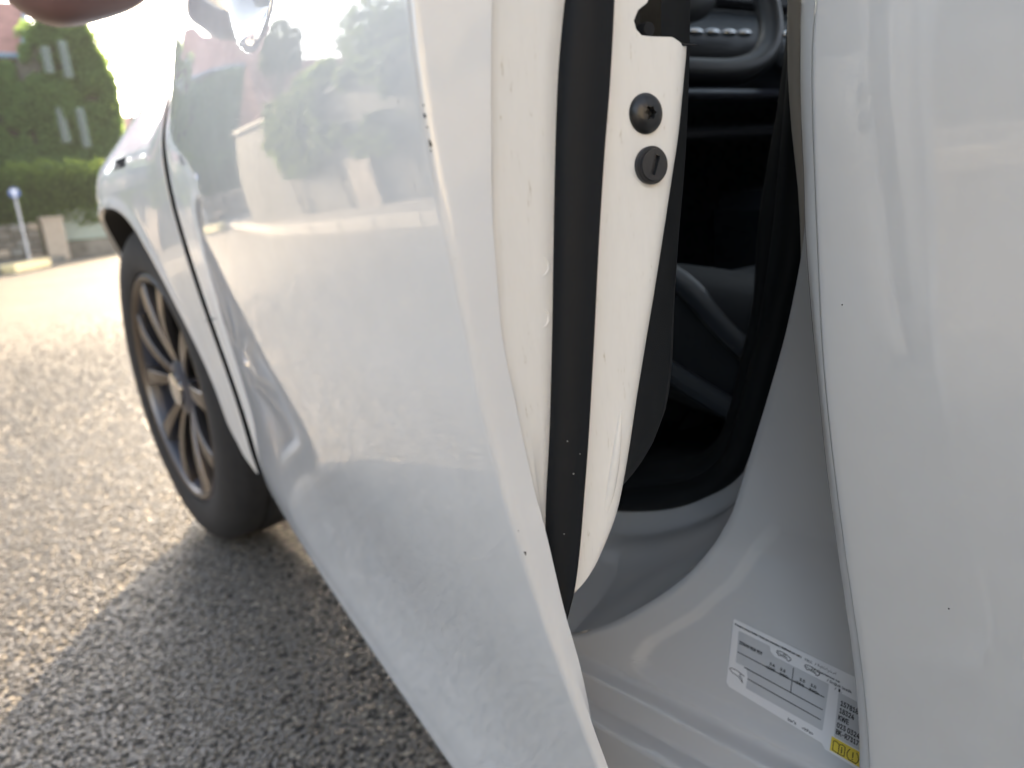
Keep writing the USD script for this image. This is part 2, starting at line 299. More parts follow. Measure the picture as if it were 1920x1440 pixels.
# inner shut of the door: step from the hem to the seal, then the flat face that carries the bolt
zz = np.linspace(.508, .96, 150)
h_ = EDGE_HEM(zz, hi=-.1); so = np.minimum(SEAL_OUT(zz), h_-.0004); si = np.minimum(SEAL_IN(zz), so-.004); wd_ = h_-so
cols = [(DL-.003, h_+.0004), (DL-.0058, h_-np.minimum(.0012, wd_*.15)), (DL-.0068, h_-np.minimum(.0028, wd_*.3)), (DL-.0074, h_-np.minimum(.0050, wd_*.38)), (DL-.0085, h_*.6+so*.4), (DL-.0105, h_*.25+so*.75), (DL-.0118, so), (DL-.016, so-.003), (DL-.016, si)]
obj('door_return', grid(np.stack([dw(a, b, zz) for a, b in cols])), M['shut_paint'], door, smooth=50)
for z_, k_ in ((.6155, .62), (.5985, .60)):
    h0, s0 = float(EDGE_HEM(z_)), float(SEAL_OUT(z_)); w0 = h0+(s0-h0)*.80
    obj('pressed_ring', place(lathe([(.0026, -.0004), (.0029, .0003), (.0033, .0003), (.0036, -.0004)], 28), np.array([DN, UZ, DU]), dw(DL-.0112, w0, z_)), M['shut_paint'], door, smooth=True)
zz = np.linspace(.478, .96, 130); so, si = SEAL_OUT(zz), np.minimum(SEAL_IN(zz), SEAL_OUT(zz)-.004)
rows = []
for k, b in ((0., .0), (.04, .0022), (.16, .0042), (.38, .0052), (.62, .0056), (.80, .0046), (.90, .0048), (.97, .0026), (1., -.002)):
    rows.append(dw(DL-.0125+b, so+(si-so)*k, zz))
obj('weather_seal', grid(np.stack(rows)), M['rubber'], door, smooth=35)
for a_, z_, s_ in ((.30, .5555, .00022), (.52, .5432, .0003), (.66, .5498, .0002), (.35, .522, .00022)):
    o_, i_ = float(SEAL_OUT(z_)), float(SEAL_IN(z_)); obj('dust_fleck', trimesh.creation.icosphere(1, s_).apply_translation(dw(DL-.0125+.0054, o_+(i_-o_)*a_, z_)), M['fleck'], door)
zz = np.r_[np.linspace(.4945, .51, 12), np.linspace(.515, .74, 70), np.linspace(.76, .955, 12)]
si, fi = np.minimum(SEAL_IN(np.maximum(zz, .4913)), -.0424)+.004, FACE_IN(zz)
sec = []
R_ = .012
for z_, a_, b_ in zip(zz, si, fi):
    c_ = [(a_, -.028), (a_, -.0125)]
    bb = min(R_, max(.002, (a_-b_)*.35))
    c_ += [(b_+bb*1.3, -.0125)] + [(b_+bb*(1-math.sin(t)), -.0125-bb*(1-math.cos(t))) for t in np.linspace(0, math.pi/2, 9)[0:]]
    c_ += [(b_, -.045), (b_+.003, -.045)]
    sec.append(dw(DL+np.array([q[1] for q in c_]), np.array([q[0] for q in c_]), z_))
S = np.stack(sec); v, q = grid(S, closed=True); n0, m0 = S.shape[:2]
f = np.vstack([q[:, [0, 1, 2]], q[:, [0, 2, 3]]])
caps = [[0, i, i+1] for i in range(1, m0-1)]; e0 = (n0-1)*m0
f = np.vstack([f, np.array(caps)[:, ::-1], np.array(caps)+e0])
tm = trimesh.Trimesh(v, f); tm.fix_normals()
NOTCH = [(-.1000, .722), (-.0935, .702), (-.0904, .6965), (-.0866, .6942), (-.0847, .6909), (-.0856, .6882), (-.0877, .6864), (-.092, .6861), (-.1003, .686), (-.1054, .6838), (-.135, .6835), (-.135, .722)]
nfr = np.array([DN, UZ, DU])
face_m = m3.Manifold(m3.Mesh(vert_properties=np.asarray(tm.vertices, np.float32), tri_verts=np.asarray(tm.faces, np.uint32)))
cut_v, cut_f = place(ext(Polygon(NOTCH).buffer(.0012).buffer(-.0012), .10), nfr, HINGE+DU*(DL-.07))
ct = trimesh.Trimesh(cut_v, cut_f); ct.fix_normals()
cut = m3.Manifold(m3.Mesh(vert_properties=np.asarray(ct.vertices, np.float32), tri_verts=np.asarray(ct.faces, np.uint32)))
res = face_m - cut
face_geo = res if res.num_tri() > 50 else tm
obj('shut_face', face_geo, M['shut_paint'], door, smooth=35)
# pressed ridge low on the shut face
zz = np.linspace(.503, .56, 24); t = np.linspace(0, 1, 24)
obj('pressed_ridge', tube(dw(DL-.0128-.004*(1-t)**2, FACE_IN(zz)+.009+.003*t, zz), .0022*np.sin(np.pi*np.clip(t*.9+.05, 0, 1))+.0002, 8), M['shut_paint'], door, smooth=True)
# latch in the notch
obj('latch', [place(ext(Polygon(NOTCH).buffer(.001).intersection(Polygon([(-.08, .66), (-.08, .76), (-.1005, .76), (-.1005, .695), (-.107, .684), (-.107, .66)])), .004), nfr, HINGE+DU*(DL-.034)),
    place(ext(Polygon([(-.0862, .700), (-.0868, .691), (-.0885, .6885), (-.0945, .6882), (-.0965, .690), (-.0935, .6935), (-.0925, .701)]).buffer(.0005), .006), nfr, HINGE+DU*(DL-.031)),
    place(lathe([(0, .013), (.0022, .0128), (.0026, .0115), (.0026, 0)], 20), nfr, HINGE+DU*(DL-.030)+DN*-.0945+UZ*.6895)], M['matte_black'], door, smooth=30)
obj('latch_rim', tube(dw(DL-.0135, np.array([-.0935, -.0904, -.0866, -.0847, -.0856, -.0877, -.092, -.1003, -.1054, -.112]), np.array([.702, .6965, .6942, .6909, .6882, .6864, .6861, .686, .6838, .6838])), .0004, 6), M['matte_black'], door, smooth=True)
# star-socket bolt and round plug
def star(ro, ri, n=6): return Polygon([(r*math.cos(a), r*math.sin(a)) for k in range(n*8) for a in [k*2*math.pi/(n*8)] for r in [(ro+ri)/2+(ro-ri)/2*math.cos(n*a)]])
def as_m3(mesh):
    v, f = tri(mesh); t = trimesh.Trimesh(v, f); t.merge_vertices(); t.fix_normals()
    return m3.Manifold(m3.Mesh(vert_properties=np.asarray(t.vertices, np.float32), tri_verts=np.asarray(t.faces, np.uint32)))
def revolve_solid(prof, n=72):
    return m3.CrossSection([np.array(prof, float)]).revolve(n)
head = revolve_solid([(0, -.002), (.0067, -.002), (.0067, .0004), (.0064, .0010), (.0056, .0018), (.0045, .0024), (.0032, .0028), (.0016, .003), (0, .003)])
sock = as_m3(ext(star(.0024, .0017), .01)).translate([0, 0, .0004])
ring = revolve_solid([(.0067, -.002), (.0073, -.002), (.0073, .0001), (.0067, .0002)])
bolt_at = dw(DL-.0123, -.0878, .6617)
bolt_geo = head - sock
bo = obj('bolt', place(bolt_geo, nfr, bolt_at), M['bolt_black'], door, smooth=30)
for ch, w_, z_ in (('S', -.0830, .6600), ('B', -.0860, .6578)):
    tx = meshkit.text_mesh(ch, .0010, .0001); v, f = tri(tx)
    obj('stamped_letter', place((v*np.array([-1, 1, 1]), f[:, ::-1]), nfr, dw(DL-.0103, w_, z_)), M['black_plastic'], bo)
plug = revolve_solid([(0, -.002), (.0061, -.002), (.0064, .0006), (.0064, .0016), (.0060, .0022), (.0055, .0022), (.0053, .0030), (0, .0031)])
slot = as_m3(trimesh.creation.box((.0021, .0066, .004))).rotate([0, 0, 22]).translate([0, 0, .0036])
obj('plug', place(plug - slot, nfr, dw(DL-.0123, -.0887, .6447)), M['black_plastic'], door, smooth=30)
# inner trim of the door
zz = np.r_[np.linspace(.503, .53, 10), np.linspace(.54, .95, 50)]; fi, ti = FACE_IN(zz), np.minimum(TRIM_IN(zz), FACE_IN(zz)-.004)
cols = [(DL-.030, fi+.004), (DL-.034, fi-.003), (DL-.040, fi*.6+ti*.4), (DL-.047, fi*.2+ti*.8), (DL-.056, ti), (DL-.09, ti-.006), (DL-.3, ti-.02), (.35, ti-.02), (.06, ti-.01), (.05, ti+.06)]
obj('inner_trim', grid(np.stack([dw(a, b, zz) for a, b in cols])), M['trim_dark'], door, smooth=40)
# bright chips along the door's rear edge
for i, (z_, s_) in enumerate(((.6655, .0011), (.6625, .0014), (.6595, .0010), (.6557, .0020), (.6530, .0011), (.5322, .0013), (.5230, .0016), (.5190, .0009))):
    r = np.random.default_rng(40+i); pts = r.normal(0, 1, (14, 3))*np.array([.55, .5, 1.2])*s_*.34
    obj('paint_chip', place(trimesh.Trimesh(pts).convex_hull, np.array([DU, DN, UZ]), dw(DL-.0004, EDGE_OUTER(z_)-.0016, z_)-DU*.0004), M['bolt_black'], door)
# handle
zz = np.linspace(0, 1, 30)
hp = dw(.672+.25*zz, .002+.034*np.sin(np.pi*np.clip(zz, 0, 1))**.45, .822+.008*zz)
ho = []
th = np.linspace(0, 2*np.pi, 17)[:-1]
for i in range(30):
    c = hp[i]; s_ = .02+.98*min(1., 1.25*math.sin(math.pi*zz[i])**.45)
    ho.append(c + (np.cos(th)[:, None]*.010*DN + np.sin(th)[:, None]*.0165*UZ)*s_)
hd = obj('door_handle', grid(np.stack(ho), closed=True), M['white_paint'], door, smooth=True)
obj('handle_mount', place(lathe([(0, .020), (.018, .019), (.023, .014), (.025, 0), (.025, -.006)], 28), np.array([DU*1.7, UZ, DN]), dw(.70, .0, .815)), M['white_paint'], door, smooth=40)
# side mirror above the front of the door
ic = trimesh.creation.icosphere(4); v = np.array(ic.vertices); v = np.sign(v)*np.abs(v)**.82
v = v*np.array([.055, .088, .068]); v[:, 0] *= 1 - .25*(v[:, 1] > 0)*np.abs(v[:, 1])/.088
v[:, 2] += .010*(v[:, 1]/.088)**2 - .006*np.sin(v[:, 1]*40)
mir = obj('side_mirror', (v + np.array([.82, .092, .925]), np.array(ic.faces)), M['mirror_dark'], door, smooth=True)
obj('mirror_glass', place(lathe([(0, .0), (.048, .0), (.050, -.004), (.047, -.008)], 32), np.array([[0, 1.3, 0], [0, 0, 1.], [-1, 0, 0]]), (.766, .092, .928)), M['chrome'], mir, smooth=30)
obj('mirror_arm', tube(np.array([[.82, .05, .91], [.82, .0, .93], [.83, -.05, .95]]), np.array([.03, .026, .03]), 14), M['black_plastic'], mir, smooth=True)
# window of the front door
wz = np.array([.945, 1.30]); wu = lambda z: (.04 + .62*np.maximum(0, z-.945)/.36, DL-.01-.06*(z-.945)/.36)
wt = lambda z: -.088-.42*(z-.945)
corners = [dw(wu(z)[k], wt(z), z) for z in wz for k in (0, 1)]
obj('window_pane', (np.array([corners[0], corners[1], corners[3], corners[2]]), np.array([[0, 1, 2, 3]])), M['car_glass'], door)
fr = np.array([corners[0], corners[2], corners[3], corners[1]])
obj('window_frame', [tube(np.array([fr[i], (fr[i]+fr[i+1])/2, fr[i+1]]), .016, 8) for i in range(3)], M['matte_black'], door, smooth=True)
obj('window_sill', tube(dw(np.linspace(.02, DL-.004, 12), wt(.945)+.004, np.full(12, .95)), .014, 10), M['matte_black'], door, smooth=True)

# rear door
RO = curve([(-.003, .702), (-.0028, .6985), (-.0017, .6804), (-.0015, .6419), (-.0010, .6131), (-.0004, .5543), (-.0002, .503), (.0004, .427), (.0004, .3772), (.0008, .3264)])
RI = curve([(.0067, .7009), (.0068, .6821), (.0067, .6424), (.0076, .6128), (.0066, .5525), (.0072, .4996), (.0079, .4386), (.0086, .3553), (.0098, .3176)])
zs = np.r_[.236, .24, np.linspace(.246, .945, 150)]
ro, ri = RO(zs, hi=-.02, lo=0.), RI(zs, hi=-.01, lo=0.)
xs = np.r_[np.linspace(-.95, -.16, 40), np.linspace(-.15, -.004, 40)]
cols = [np.stack([np.full_like(zs, x)+0*ro, side(zs)+.054*np.minimum(x+.004, 0)*np.exp(min(x, 0)*2.2)-.010*smooth01(-x, .2, .95), zs], 1) for x in xs]
def rc(x, dy): return np.stack([x, side(zs)+dy, zs], 1)
cols += [rc(ro-.0012, -.0001), rc(ro-.0003, -.0004), rc(ro+.0002, -.0011), rc(ro+.0006, -.0014), rc(ro+.0012, -.0013), rc(ro*.6+ri*.4, -.0021), rc(ro*.25+ri*.75, -.0036), rc(ri-.0006, -.0050), rc(ri, -.0068), rc(ri-.0004, -.0095), rc(ri-.003, -.012), rc(ri-.005, -.03)]
P = np.stack(cols)
P = np.concatenate([(P[:, 0]+np.array([0, -.03, -.001]))[:, None], P], 1)
rdoor = obj('rear_door', grid(P), M['white_paint'], car, smooth=40)
c4 = np.array([[-.04, -.088, .945], [-.93, -.10, .945], [-.80, -.21, 1.30], [-.10, -.20, 1.30]])
obj('window_pane', (c4, np.array([[0, 1, 2, 3]])), M['car_glass'], rdoor)
obj('window_frame', [tube(np.array([c4[i], (c4[i]+c4[(i+1) % 4])/2, c4[(i+1) % 4]]), .016, 8) for i in range(4)], M['matte_black'], rdoor, smooth=True)
for x_, z_, s_ in ((-.046, .4525, .00036), (-.075, .40, .0002), (-.05, .345, .00025), (-.011, .585, .0003)):
    obj('dirt_speck', trimesh.creation.icosphere(1, s_).apply_translation((x_, float(side(z_))+.0001, z_)), M['bolt_black'], rdoor)

# pillar and sill pressing
OPENING = np.array([[.060, .95], [.0690, .72], [.0707, .643], [.0717, .6206], [.0731, .6033], [.0818, .5549], [.0935, .5118], [.1044, .476], [.1109, .4551], [.1201, .4252], [.1326, .4006], [.1485, .3746], [.1822, .3398], [.2167, .3131], [.2436, .2988], [.27, .2962], [.32, .2950], [.50, .2945], [.75, .2945], [.96, .2945]])
SEALB = np.array([[.098, .95], [.102, .733], [.1028, .6432], [.1042, .5981], [.1173, .5428], [.1313, .4933], [.1452, .4516], [.1552, .4267], [.1669, .414], [.1873, .3988], [.2148, .3828], [.2445, .3708], [.2901, .3573], [.36, .347], [.50, .343], [.75, .343], [.96, .343]])
SEALT = np.array([[.118, .95], [.1309, .7226], [.1367, .6949], [.1578, .596], [.1603, .5545], [.17, .5144], [.1802, .4759], [.1908, .4482], [.2182, .4198], [.2692, .4032], [.3206, .3858], [.40, .378], [.55, .376], [.75, .376], [.96, .376]])
EMB = Polygon([(-.3, .60), (-.3, .2955), (.0709, .2955), (.1091, .2955), (.1523, .2955), (.1715, .2965), (.1801, .3019), (.173, .318), (.1393, .3502), (.1164, .3788), (.1051, .403), (.0903, .4239), (.073, .4287), (.0533, .4255), (.03, .418), (-.02, .405), (-.3, .40)]).buffer(-.006).buffer(.006)
def yp(x, z):
    x, z = np.asarray(x, float), np.asarray(z, float); b = np.minimum(x, .26)
    return -.11 + .12*(b-.08) - .3*np.minimum(0, np.maximum(z, .292)-.40) - .075*smooth01(x, .28, .55)
SILLP = PI([-.02, .16, .2, .2635, .2655, .2672, .2685, .270, .2845, .2866, .2882, .2896, .2910, .32, 1.], [-.03, .0, .034, .0335, .0320, .0185, .0172, .0165, .0155, .0146, .0030, .0008, 0, 0, 0])
def emboss(x, z):
    import shapely
    pts = shapely.points(np.stack([x.ravel(), z.ravel()], 1)); dist = shapely.distance(pts, EMB.exterior); ins = shapely.contains(EMB, pts)
    sd = np.where(ins, dist, -dist).reshape(x.shape)
    return -.0045*smooth01(sd, -.003, .006)
def panel(x, z):
    return yp(x, z) + emboss(np.asarray(x, float), np.asarray(z, float)) + SILLP(np.clip(z, -.02, 1))*smooth01(x, .0, .06)*np.where(x > .25, .8, 1.)
NO = 330
oc = resample(OPENING, NO)
outer = resample(np.array([[-.13, .95], [-.13, .72], [-.13, .50], [-.13, .36], [-.13, .2915], [-.05, .2915], [.02, .2915], [.10, .2915], [.18, .2915], [.26, .2915], [.32, .2915], [.50, .2915], [.75, .2915], [.96, .2915]]), NO)
ss = np.r_[0, .004, .010, np.linspace(.016, .55, 210), np.linspace(.56, 1, 40)]
XZ = oc[:, None]*(1-ss[None, :, None]) + outer[:, None]*ss[None, :, None]
Y = panel(XZ[..., 0], XZ[..., 1])
round_in = .0022*(1-np.clip(np.linalg.norm(XZ-oc[:, None], axis=-1)/.006, 0, 1))**2
P = np.stack([XZ[..., 0], Y-round_in, XZ[..., 1]], -1)
ob, sb, st = P[:, 0], resample(np.c_[SEALB[:, 0], np.full(len(SEALB), -.165), SEALB[:, 1]], NO), None
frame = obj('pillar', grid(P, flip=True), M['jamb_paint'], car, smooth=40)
sx_ = np.r_[np.linspace(-.9, -.14, 12), np.linspace(-.13, .34, 120), np.linspace(.36, .985, 30)]
sz_ = np.r_[.2915, .2905, np.linspace(.2898, .2840, 16), .280, .276, .272, np.linspace(.2705, .2625, 22), .258, .25, .24, .22, .20, .17]
SX, SZ = np.meshgrid(sx_, sz_, indexing='ij')
SY = yp(SX, SZ) + SILLP(SZ)*smooth01(SX, .0, .06)*np.where(SX > .25, .8, 1.)
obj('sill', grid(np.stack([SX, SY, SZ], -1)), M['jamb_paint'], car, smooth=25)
# flange of the door opening (matched by arc so corners meet corners)
def by_knots(p, knots, n):
    out = []
    for (a, b), m in zip(zip(knots[:-1], knots[1:]), n): out.append(resample(p[a:b+1], m+1)[:-1])
    return np.vstack(out + [p[knots[-1]:knots[-1]+1]])
oc3 = np.c_[OPENING[:, 0], panel(OPENING[:, 0], OPENING[:, 1])-.0022, OPENING[:, 1]]
def smoothed(p2, n):  # fine monotone resample of a plane curve
    return resample(p2, n)
A = np.vstack([resample(oc3[:10], 60)[:-1], resample(oc3[9:15], 70)[:-1], resample(oc3[14:], 50)])
sb3 = np.c_[SEALB[:, 0], np.full(len(SEALB), -.165), SEALB[:, 1]]
B = np.vstack([resample(sb3[:8], 60)[:-1], resample(sb3[7:13], 70)[:-1], resample(sb3[12:], 50)])
cols = []
dirn = np.stack([B[:, 0]-A[:, 0], B[:, 2]-A[:, 2]], 1); dl_ = np.linalg.norm(dirn, axis=1, keepdims=True)
for k in np.linspace(0, 1, 22):
    s_ = k; inw = smooth01(k, 0, 1)*.35 + k*.65
    bulge = .010*np.sin(np.pi*k) - .0045*np.exp(-((k-.62)/.10)**2) + .004*np.exp(-((k-.82)/.07)**2)
    Q = A*(1-k) + B*k
    Q[:, 1] = A[:, 1] + (B[:, 1]-A[:, 1])*(1-(1-k)**1.7)
    nrm = dirn/np.maximum(dl_, 1e-6)
    Q[:, 0] -= nrm[:, 0]*bulge*.8; Q[:, 2] -= nrm[:, 1]*bulge*.8
    cols.append(Q)
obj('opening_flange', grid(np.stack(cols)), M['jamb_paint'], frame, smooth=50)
st3 = np.c_[SEALT[:, 0], np.full(len(SEALT), -.19), SEALT[:, 1]]
C = np.vstack([resample(st3[:8], 60)[:-1], resample(st3[7:11], 70)[:-1], resample(st3[10:], 50)])
cols = []
for k, by in ((0, -.004), (.0, .006), (.10, .013), (.25, .017), (.42, .016), (.52, .011), (.60, .0125), (.75, .013), (.9, .008), (1., 0), (1.05, -.03), (1.25, -.12)):
    Q = B*(1-k) + C*k; Q[:, 1] += by; cols.append(Q)
seal = obj('opening_seal', grid(np.stack(cols)), M['rubber'], car, smooth=40)
obj('seal_lip', tube(resample(np.array([[.080, -.118, .95], [.0840, -.120, .74], [.0852, -.121, .70], [.0825, -.121, .66], [.076, -.118, .62], [.072, -.114, .58]]), 24), np.linspace(.0050, .0028, 24), 10), M['seal_tan'], car, smooth=True)

# tyre pressure label on the pillar
lo = np.array([.1123, .3539]); lx, ly = np.array([-.993, .023])/1000, np.array([-.045, -.959])/1000
def onlabel(st, off):
    st = np.asarray(st, float); xz = lo + st[..., :1]*lx + st[..., 1:2]*ly
    return np.stack([xz[..., 0], panel(xz[..., 0], xz[..., 1]) + off, xz[..., 1]], -1)
def lay(mesh2d, off, thick=.00005):
    """A flat mesh in label millimetres (s right, t down), laid on the pillar."""
    v, f = tri(mesh2d); v3 = onlabel(v[:, :2], 0); v3[:, 1] += off + (v[:, 2] > v[:, 2].min()+1e-9)*thick
    t = trimesh.Trimesh(v3, f, process=False); return t.vertices, t.faces
def fine(poly, h=1.0):
    e = ext(poly, h); v, f = trimesh.remesh.subdivide_to_size(np.array(e.vertices), np.array(e.faces), 6.0); return v, f
lab = obj('tyre_label', lay(fine(Polygon([(0, -.4), (.7, 42.4), (3.0, 44.6), (67, 54.6), (69.5, 57.3), (72.2, 57.6), (110, 62.2), (109.5, 12)]).buffer(-1.2).buffer(1.2)), .0004), M['label_white'], car, label='tyre pressure label, white with a grey table')
grey = Polygon([(4.8, 6.1), (27.1, 8.8), (27.9, 11.8), (31.2, 14.3), (43.6, 15.8), (66.6, 18.5), (66.5, 47.3), (14.8, 41.0), (15.2, 34.1), (13.3, 28.0), (5.8, 27.0)]).buffer(-.8).buffer(.8)
obj('grey_table', lay(fine(grey), .00048), M['label_grey'], lab)
obj('grey_panel', lay(fine(Polygon([(72.8, 20.9), (73.6, 47.6), (100, 50.8), (100, 24.5)]).buffer(-.8).buffer(.8)), .00048), M['label_grey'], lab)
obj('yellow_panel', lay(fine(Polygon([(72.3, 47.9), (72.2, 56.4), (96, 59.3), (96, 51)])), .00052), M['label_yellow'], lab)
INK = .00056
TD, VD = np.array([1, .122]), np.array([.016, 1.])
def line2(a, b, w=.32): return LineString([a, b]).buffer(w/2, cap_style=2)
obj('table_lines', lay(fine(shops.unary_union([line2((5.8, 20.0), (65, 27.2), .55), line2((11.9, 28.2), (65, 34.9), .55), line2((15.2, 34.6), (64.7, 41.2), .55), line2((44.1, 16.7), (44.3, 31.9), .5)])), INK), M['label_ink'], lab)
def write(text, at, h, bold=False, width=None, name='print'):
    t = meshkit.text_mesh(text, h, 1., bold); v, f = tri(t)
    if width: v = v*np.array([width/(v[:, 0].max()-v[:, 0].min()), 1, 1])
    st = np.array(at) + v[:, :1]*TD - v[:, 1:2]*VD
    k = .09 if bold else .05
    vv = np.vstack([np.c_[st+np.array(o), v[:, 2]] for o in ((-k, 0), (k, 0), (0, k*.8))]); ff = np.vstack([f[:, ::-1]+len(v)*i for i in range(3)])
    obj(name, lay((vv, ff), INK), M['label_ink'], lab)
write('Pression pneus froids / Cold tyre pressure / Reifendruck kalt /', (1.6, 3.3), 1.05, True, width=46.5)
def strokes(segs, at, sc, w=.16):
    out = []
    for s_ in segs:
        p = np.array(s_, float)*sc; p = np.array(at) + p[:, :1]*TD + p[:, 1:2]*VD
        out.append(LineString(p).buffer(w/2))
    return shops.unary_union(out)
cjk = [[[(0, .2), (.2, .4)], [(0, .9), (.25, .6)], [(.65, 0), (.35, .4)], [(.65, 0), (1, .4)], [(.5, .5), (.8, .5)], [(.45, .7), (.85, .7), (.6, 1)]],
       [[(0, .1), (.35, .1), (.35, 1)], [(.05, .1), (0, 1)], [(.05, .4), (.35, .4)], [(.05, .65), (.35, .65)], [(.7, .0), (.5, .4), (.95, .4)], [(.5, .6), (.95, .6), (.95, 1), (.5, 1), (.5, .6)]],
       [[(.1, .05), (1, .05)], [(.1, .05), (0, 1)], [(.3, .5), (.9, .5)], [(.6, .25), (.6, .95)], [(.2, .95), (1, .95)]]]
obj('print', lay(fine(shops.unary_union([strokes(c, (50.0+i*1.75, 8.1+.122*i*1.75), 1.45, .15) for i, c in enumerate(cjk)])), INK), M['label_ink'], lab)
arab = [[(0, .7), (.5, .75), (.55, .3)], [(.8, .7), (1.1, .7), (1.3, .4), (1.35, .8), (1.1, 1.2)], [(1.7, .3), (1.7, .8)], [(1.9, .4), (2.0, .8), (2.7, .8), (2.8, .4)], [(3.2, .1), (3.2, .8)], [(3.6, .6), (3.8, .8), (3.6, 1.2)], [(4.0, .5), (4.2, .8), (4.7, .8), (4.75, .4)], [(5.0, .8), (5.5, .8), (5.6, .4)], [(6.0, .1), (6.0, .8)], [(2.3, .2), (2.42, .2)], [(4.4, .2), (4.52, .2)], [(.2, .2), (.3, .2)], [(.4, .2), (.5, .2)]]
obj('print', lay(fine(strokes(arab, (58.2, 8.5), 1.9, .2)), INK), M['label_ink'], lab)
write('/', (56.8, 10.2), 1.3)
write('/ Давление на', (57.0, 13.4), 1.25, width=15.5)
write('/ Soğuk lastik', (65.2, 17.0), 1.45, width=15)
write('/ د.', (70.2, 20.0), 1.2, width=4.5)
write('225/40 R18 95Y', (6.2, 14.3), 2.0, True, width=16.5)
for tx, at, wd in (('2.4', (28.4, 20.3), 3.4), ('2.3', (35.6, 21.2), 3.4), ('2.5', (48.6, 22.8), 3.4), ('3.0', (55.8, 23.7), 3.4), ('<200', (25.6, 22.9), 6.6), ('200>', (35.6, 24.1), 6.8), ('<350', (44.9, 25.2), 6.8), ('300>', (55.0, 26.5), 6.9)):
    write(tx, at, 1.65, True, wd)
write("bar's", (44.8, 49.7), 1.8, False, 5.2); write('<kPa>', (54.0, 51.2), 1.7, False, 7.2)
for tx, at, wd in (('157818', (74.6, 28.0), 10.4), ('18324', (74.5, 32.4), 8.6), ('KWE', (74.4, 36.7), 6.2), ('023 0324', (74.2, 41.3), 13.4), ('BK-R7317', (74.2, 45.4), 13.4)):
    write(tx, at, 2.9, True, wd)
def outline(pts, at, sc, w=.3, closed=False, ysc=1.):
    p = np.array(pts + ([pts[0]] if closed else []), float)*sc*np.array([1, ysc]); p = np.array(at) + p[:, :1]*TD + p[:, 1:2]*VD
    return LineString(p).buffer(w/2)
carp = [(0, .35), (.05, .1), (.25, 0), (.55, .0), (.8, .12), (1, .35), (1, .62), (.92, .68), (.9, .85), (.78, .85), (.75, .66), (.28, .60), (.24, .72), (.14, .72), (.12, .55), (.05, .5), (0, .35)]
for i, (at, sc) in enumerate((((32.0, 9.3), 9.6), ((50.7, 11.6), 9.6))):
    g_ = [outline(carp, at, sc, .42, ysc=.42), outline([(.1, .3), (.3, .42), (.75, .46)], at, sc, .32, ysc=.42), outline([(.5, .12), (.5, .3)], at, sc, .5, ysc=.42), outline([(.62, .14), (.62, .32)], at, sc, .4, ysc=.42)]
    obj('car_symbol', lay(fine(shops.unary_union(g_)), INK), M['label_ink'], lab)
g_ = [outline([(0, .25), (.1, .05), (.5, -.02), (.85, .1), (1.1, .2)], (1.9, 31.5), 9.8, .42, ysc=.58), outline([(0, .25), (.25, .5), (.7, .55), (.85, .78), (1.05, 1.0)], (1.9, 31.5), 9.8, .42, ysc=.58), outline([(.85, .1), (.8, .4), (.95, .6), (1.0, .85)], (1.9, 31.5), 9.8, .4, ysc=.58)]
obj('car_symbol', lay(fine(shops.unary_union(g_)), INK), M['label_ink'], lab)
bk = [outline([(0, .08), (.22, 0), (.5, .12), (.78, 0), (1, .08), (1, .86), (.5, .92), (0, .86)], (73.7, 49.6), 7.0, .5, True), outline([(.5, .12), (.5, .9)], (73.7, 49.6), 7.0, .5), outline([(.74, .42), (.74, .72)], (73.7, 49.6), 7.0, .7), outline([(.74, .26), (.74, .30)], (73.7, 49.6), 7.0, .7)]
obj('book_symbol', lay(fine(shops.unary_union(bk)), INK), M['label_ink'], lab)
tp = [outline([(.22, .02), (.10, .2), (.02, .45), (.06, .7), (.2, .88), (.8, .90), (.95, .7), (1., .45), (.92, .2), (.8, .02)], (82.0, 50.6), 7.0, .5), outline([(.5, .15), (.5, .55)], (82.0, 50.6), 7.0, .6), outline([(.5, .70), (.5, .74)], (82.0, 50.6), 7.0, .6)]
obj('tyre_symbol', lay(fine(shops.unary_union(tp)), INK), M['label_ink'], lab)

# front wing with its wheel arch
WC = np.array([1.407, -.037, .321])
def wing_y(x, z):
    x, z = np.broadcast_arrays(np.asarray(x, float), np.asarray(z, float)); zz_ = np.clip(z + .03*smooth01(x, .975, 1.12) + .045*smooth01(x, 1.35, 2.1), .2, 1.)
    base = PF(np.clip(zz_, .2, 1.))
    full = np.where(z < .70, -.002-.012*smooth01(.70-z, 0, .45), base)
    b = base + (np.minimum(0, full)-base)*smooth01(x, 1.05, 1.32)
    upper = -.85*np.maximum(0, zz_-.78)**1.35
    b = b + upper*smooth01(x, .97, 1.15)
    r = np.hypot(x-WC[0], z-WC[2]); b = b + .004*np.exp(-((r-.356)/.012)**2)
    return b - .75*np.maximum(0, x-1.5)**1.6 + .010*np.exp(-((x-1.45)/.12)**2)*smooth01(z, .5, .62)*(1-smooth01(z, .72, .80))
RA = .352
xs = np.linspace(.990, 2.16, 170); nz = 90; P = np.zeros((len(xs), nz, 3))
for i, x in enumerate(xs):
    zt = .885 - .10*float(smooth01(x, 1.3, 2.15))
    dx = abs(x-WC[0]); lowest = float(np.interp(x, [.99, 1.03, 1.056], [.246, .268, .33])) if x < WC[0] else .235; zb = lowest if dx >= RA else max(lowest, WC[2]+math.sqrt(RA**2-dx**2))
    z_ = np.linspace(zb, zt, nz); P[i] = np.stack([np.full(nz, x), wing_y(x, z_), z_], 1)
lip = [P[:, 0]+np.array([0, -.003, 0]), P[:, 0]+np.array([0, -.009, 0])]
P = np.concatenate([np.stack(lip[::-1], 1), P], 1)
hemr = P[:1]+np.array([-.0006, -.0008, 0]); hem1 = P[:1]+np.array([-.0007, -.0016, 0])
gap = [P[0]+np.array([-.0007, -.0017, 0]), P[0]+np.array([-.001, -.06, 0]), P[0]+np.array([-.05, -.07, 0])]
